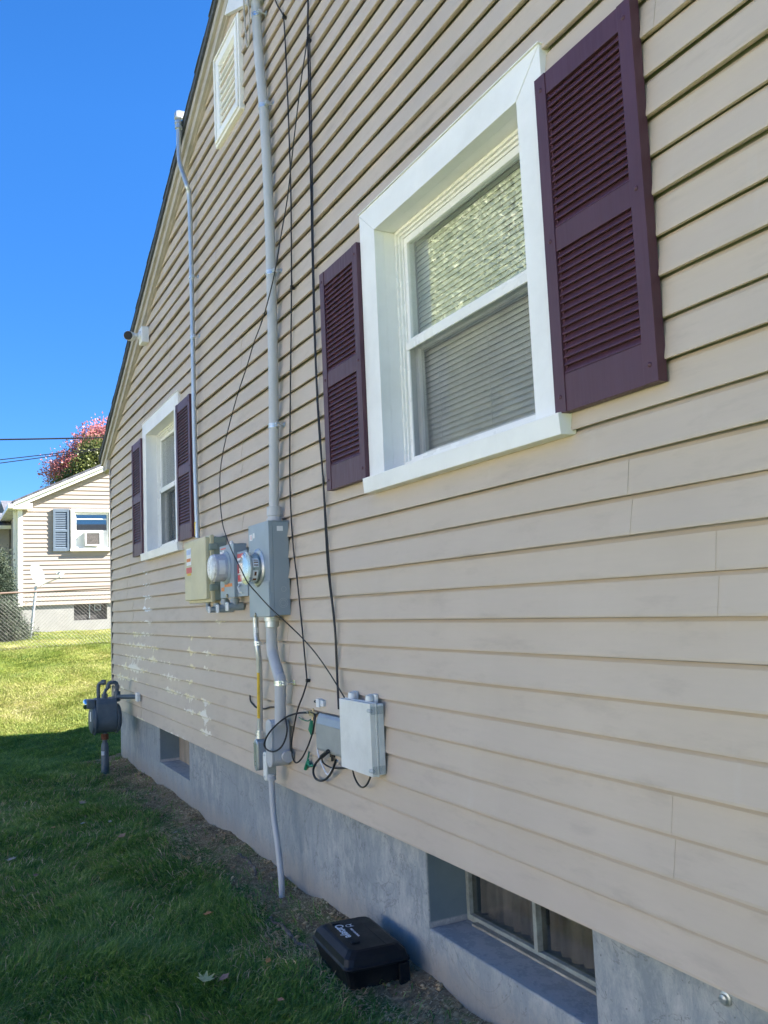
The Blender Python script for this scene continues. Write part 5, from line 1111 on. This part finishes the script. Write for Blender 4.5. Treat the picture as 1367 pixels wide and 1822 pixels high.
def fnoise(x, y): return .5 + .25 * np.sin(x * 2.7 + 1.3 * np.sin(y * 3.3)) + .25 * np.sin(y * 4.9 + 1.7 * np.sin(x * 1.9 + 2))
def edge(x): return -.315 - .05 * np.sin(x * 2.9) - .04 * np.sin(x * 7.7 + 1)      # where turf gives way to bare soil by the wall
def scatter(x0, x1, y0, y1, dens):
    n = int((x1 - x0) * (y1 - y0) * dens); return np.stack([rng.uniform(x0, x1, n), rng.uniform(y0, y1, n)], 1)
near = np.concatenate([scatter(-5.2, -1.6, -2.6, -.05, 17000), scatter(-8, -5.2, -2.2, -.05, 12000), scatter(-11.9, -8, -2.0, 0.4, 9000)])
d = edge(near[:, 0]) - near[:, 1]
keep = (rng.random(len(near)) < np.clip(d / .16 + .20, .04 , 1)) & (rng.random(len(near)) < .55 + .45 * fnoise(near[:, 0] * 2.2, near[:, 1] * 2.2))
keep |= (near[:, 0] < -9.95)
near = near[keep]
hn = .78 * (.030 + .030 * fnoise(near[:, 0] * 1.5, near[:, 1] * 1.5 + 3)) * (.55 + .75 * rng.random(len(near)))
hn *= 1 + .35 * (near[:, 0] > -5)
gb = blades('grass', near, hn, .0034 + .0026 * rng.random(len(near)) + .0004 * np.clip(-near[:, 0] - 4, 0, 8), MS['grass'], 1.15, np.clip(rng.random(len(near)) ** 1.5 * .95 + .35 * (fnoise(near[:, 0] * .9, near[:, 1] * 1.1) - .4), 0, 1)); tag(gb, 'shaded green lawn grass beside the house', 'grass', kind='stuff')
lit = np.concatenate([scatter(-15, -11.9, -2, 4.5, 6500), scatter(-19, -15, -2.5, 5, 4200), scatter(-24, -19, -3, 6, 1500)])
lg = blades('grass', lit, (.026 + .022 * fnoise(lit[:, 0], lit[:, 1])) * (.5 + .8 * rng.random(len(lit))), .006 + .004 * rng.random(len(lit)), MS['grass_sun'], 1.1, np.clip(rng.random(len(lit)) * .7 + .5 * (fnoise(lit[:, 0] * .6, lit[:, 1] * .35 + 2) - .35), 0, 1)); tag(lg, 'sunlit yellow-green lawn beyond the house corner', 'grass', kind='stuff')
lw_ = scatter(-9, -1.6, -2.2, -.3, 520)
st_ = scatter(-9.8, -1.6, -.50, .02, 9000); q = (st_[:, 1] > edge(st_[:, 0]) - .12) & (rng.random(len(st_)) < .3 + .7 * fnoise(st_[:, 0] * 3, st_[:, 1] * 6)); st_ = st_[q]
lwb = blades('dead_grass', lw_, .030 + .035 * rng.random(len(lw_)), .003 + .002 * rng.random(len(lw_)), MS['straw'], 1.6, .35 + .6 * rng.random(len(lw_))); tag(lwb, 'dry pale blades scattered through the shaded lawn', 'dead grass', kind='stuff')
sw = blades('dead_grass', st_, .008 + .018 * rng.random(len(st_)), .0022 + .0018 * rng.random(len(st_)), MS['straw'], 3.2, rng.random(len(st_))); tag(sw, 'dead straw and thatch on the bare strip along the foundation', 'dead grass', kind='stuff')
def sprig(x, y, n, h, label):
    o = blades('weed', np.stack([x + rng.normal(size=n) * .025, y + rng.normal(size=n) * .012], 1), h * (.5 + .6 * rng.random(n)), np.full(n, .004), MS['grass'], .9, rng.random(n)); tag(o, label, 'weed', 'weeds at the foundation')
sprig(-4.78, -.03, 60, .06, 'small tuft of weeds at the foundation just behind the narrow drop conduit')
sprig(-9.6, -.05, 40, .06, 'small tuft of weeds at the far foundation corner by the gas meter')

# fallen leaves, twigs, root
def leafy(x, y, s, rot, col, label, big=False, tilt=.25):
    g = random.Random(int(abs(x * 1000) + abs(y * 777))); lob = [(0, 1.0), (.16, .42), (.5, .78), (.34, .22), (.62, .25), (.30, -.05), (.12, -.22), (0, -.30), (-.12, -.22), (-.30, -.05), (-.62, .25), (-.34, .22), (-.5, .78), (-.16, .42)]
    if not big: lob = [(0, .9), (.22, .55), (.42, .45), (.36, .1), (.2, -.2), (0, -.3), (-.2, -.2), (-.36, .1), (-.42, .45), (-.22, .55)]
    z = float(gz(x, y)) + (.042 if y < -.3 else .012); vs = [(0, .2, .0)] + [(a, b, .16 * (a * a + (b - .2) ** 2) + g.uniform(-.04, .05)) for a, b in lob]
    mb = MB(); mb.add([(p[0] * s, p[1] * s, p[2] * s) for p in vs], [(0, i + 1, (i + 1) % len(lob) + 1) for i in range(len(lob))]); mb.tube([(0, -.25 * s, 0), (.03 * s, -.6 * s, .02 * s)], .0012, 5)
    o = mb.build('fallen_leaf', simple('fallen_leaf_' + str(len(bpy.data.materials)), col, .6, 0, .3, 60, .1), None, fix=False); o.location = (x, y, z); o.rotation_euler = (tilt * math.cos(rot), tilt * math.sin(rot * 2), rot)
    md = o.modifiers.new('t', 'SOLIDIFY'); md.thickness = .0006; tag(o, label, 'leaf', 'fallen leaves on the grass')
leafy(-3.65, -.775, .066, 1.2, (.40, .42, .20), 'large pale yellow-green lobed leaf in the nearest grass', True)
leafy(-3.63, -.71, .040, .3, (.22, .14, .11), 'small pinkish-brown leaf touching the large pale one')
leafy(-6.10, -1.31, .055, 2.0, (.26, .25, .20), 'pale grey leaf at the left edge of the lawn', True)
leafy(-7.55, -.70, .055, .8, (.30, .26, .17), 'pale cream leaf furthest out on the shaded lawn', True)
leafy(-6.80, -.79, .034, 2.4, (.28, .27, .21), 'small whitish leaf left of the brown ones')
leafy(-6.80, -.61, .034, 1.1, (.42, .38, .28), 'small tan leaf mid lawn, closer to the wall')
leafy(-6.27, -.63, .050, .5, (.34, .20, .12), 'brown curled leaf mid lawn')
leafy(-6.72, -1.0, .036, 1.9, (.44, .18, .05), 'small orange leaf on the left of the lawn')
leafy(-5.66, -1.22, .038, 1.4, (.16, .08, .05), 'dark brown leaf low on the left')
leafy(-6.30, -.26, .034, .2, (.34, .28, .18), 'tan leaf at the edge of the bare soil strip')
leafy(-4.46, -.53, .036, 2.6, (.48, .20, .06), 'orange leaf in the grass near the soil strip')
leafy(-3.68, -.50, .030, .9, (.50, .24, .07), 'orange leaf in the grass beside the black bait station')
leafy(-3.32, -.57, .026, 2.1, (.36, .18, .10), 'small brown leaf at the bottom edge near the bait station')
leafy(-5.15, -.20, .034, .9, (.34, .20, .10), 'brown leaf on the soil strip beside the narrow drop conduit')
leafy(-4.3, -.13, .030, 2.2, (.40, .30, .16), 'tan leaf on the soil between drop conduit and bait station')
leafy(-2.95, -.17, .030, 1.7, (.36, .24, .12), 'brown leaf on the soil right of the bait station')
leafy(-7.9, -.30, .030, 1.3, (.40, .16, .06), 'rust-coloured leaf on the soil by the far foundation well')
def root(pts, r, label):
    pts = [(x, y, float(gz(x, y)) + dz) for x, y, dz in pts]; mb = MB(); g = random.Random(5); S = smooth_path(pts, 7); S = [q + Vector((g.uniform(-1, 1), g.uniform(-1, 1), g.uniform(-.5, 1))) * .006 for q in S]
    mb.tube(S, [r * (.45 + .55 * math.sin(math.pi * (i + 1) / (len(S) + 1))) * g.uniform(.8, 1.15) for i in range(len(S))], 8); tag(mb.build('root', simple('old_root_bark', (.15, .12, .10), .9, 0, .6, 30, 1.0, .1, (1, 1, 1), (.40, .36, .30), .7), None, smooth=True), label, 'root', 'roots in the soil strip')
root([(-5.50, -.06, -.012), (-5.38, -.075, .001), (-5.27, -.07, .003), (-5.14, -.085, .002), (-5.04, -.095, .003), (-4.90, -.14, -.012)], .010, 'bare grey root in the soil left of the narrow drop conduit')
root([(-4.45, -.24, -.012), (-4.30, -.262, .000), (-4.14, -.255, .003), (-3.98, -.262, .0), (-3.84, -.235, .0), (-3.74, -.20, -.01)], .010, 'dark root in the soil running up to the bait station')
# crumbs of soil, bark and gravel along the wall: countless
g = rng; n = 5200; cx_ = g.uniform(-9.6, -2.0, n); cy_ = g.uniform(-.42, .025, n); kk = (cy_ > edge(cx_) - .03 + .1 * (g.random(n) - .5)); cx_, cy_ = cx_[kk], cy_[kk]; n = len(cx_)
s = .003 + .012 * g.random(n) ** 3; C = np.stack([cx_, cy_, gz(cx_, cy_) + s * .2], 1); oc = np.array([[1, 0, 0], [-1, 0, 0], [0, 1, 0], [0, -1, 0], [0, 0, 1], [0, 0, -1]], float)
V = C[:, None, :] + oc[None] * (s[:, None, None] * (.6 + .8 * g.random((n, 6, 1)))) * np.array([1, 1, .6]); ff = np.array([[0, 2, 4], [2, 1, 4], [1, 3, 4], [3, 0, 4], [2, 0, 5], [1, 2, 5], [3, 1, 5], [0, 3, 5]])
F = (np.arange(n) * 6)[:, None, None] + ff[None]; cr = np_mesh('soil_crumbs', V.reshape(-1, 3), F.reshape(-1, 3), MS['straw'], None, np.repeat(g.random(n) * .8, 6)); tag(cr, 'crumbs of soil and gravel along the foundation', 'soil crumbs', kind='stuff')
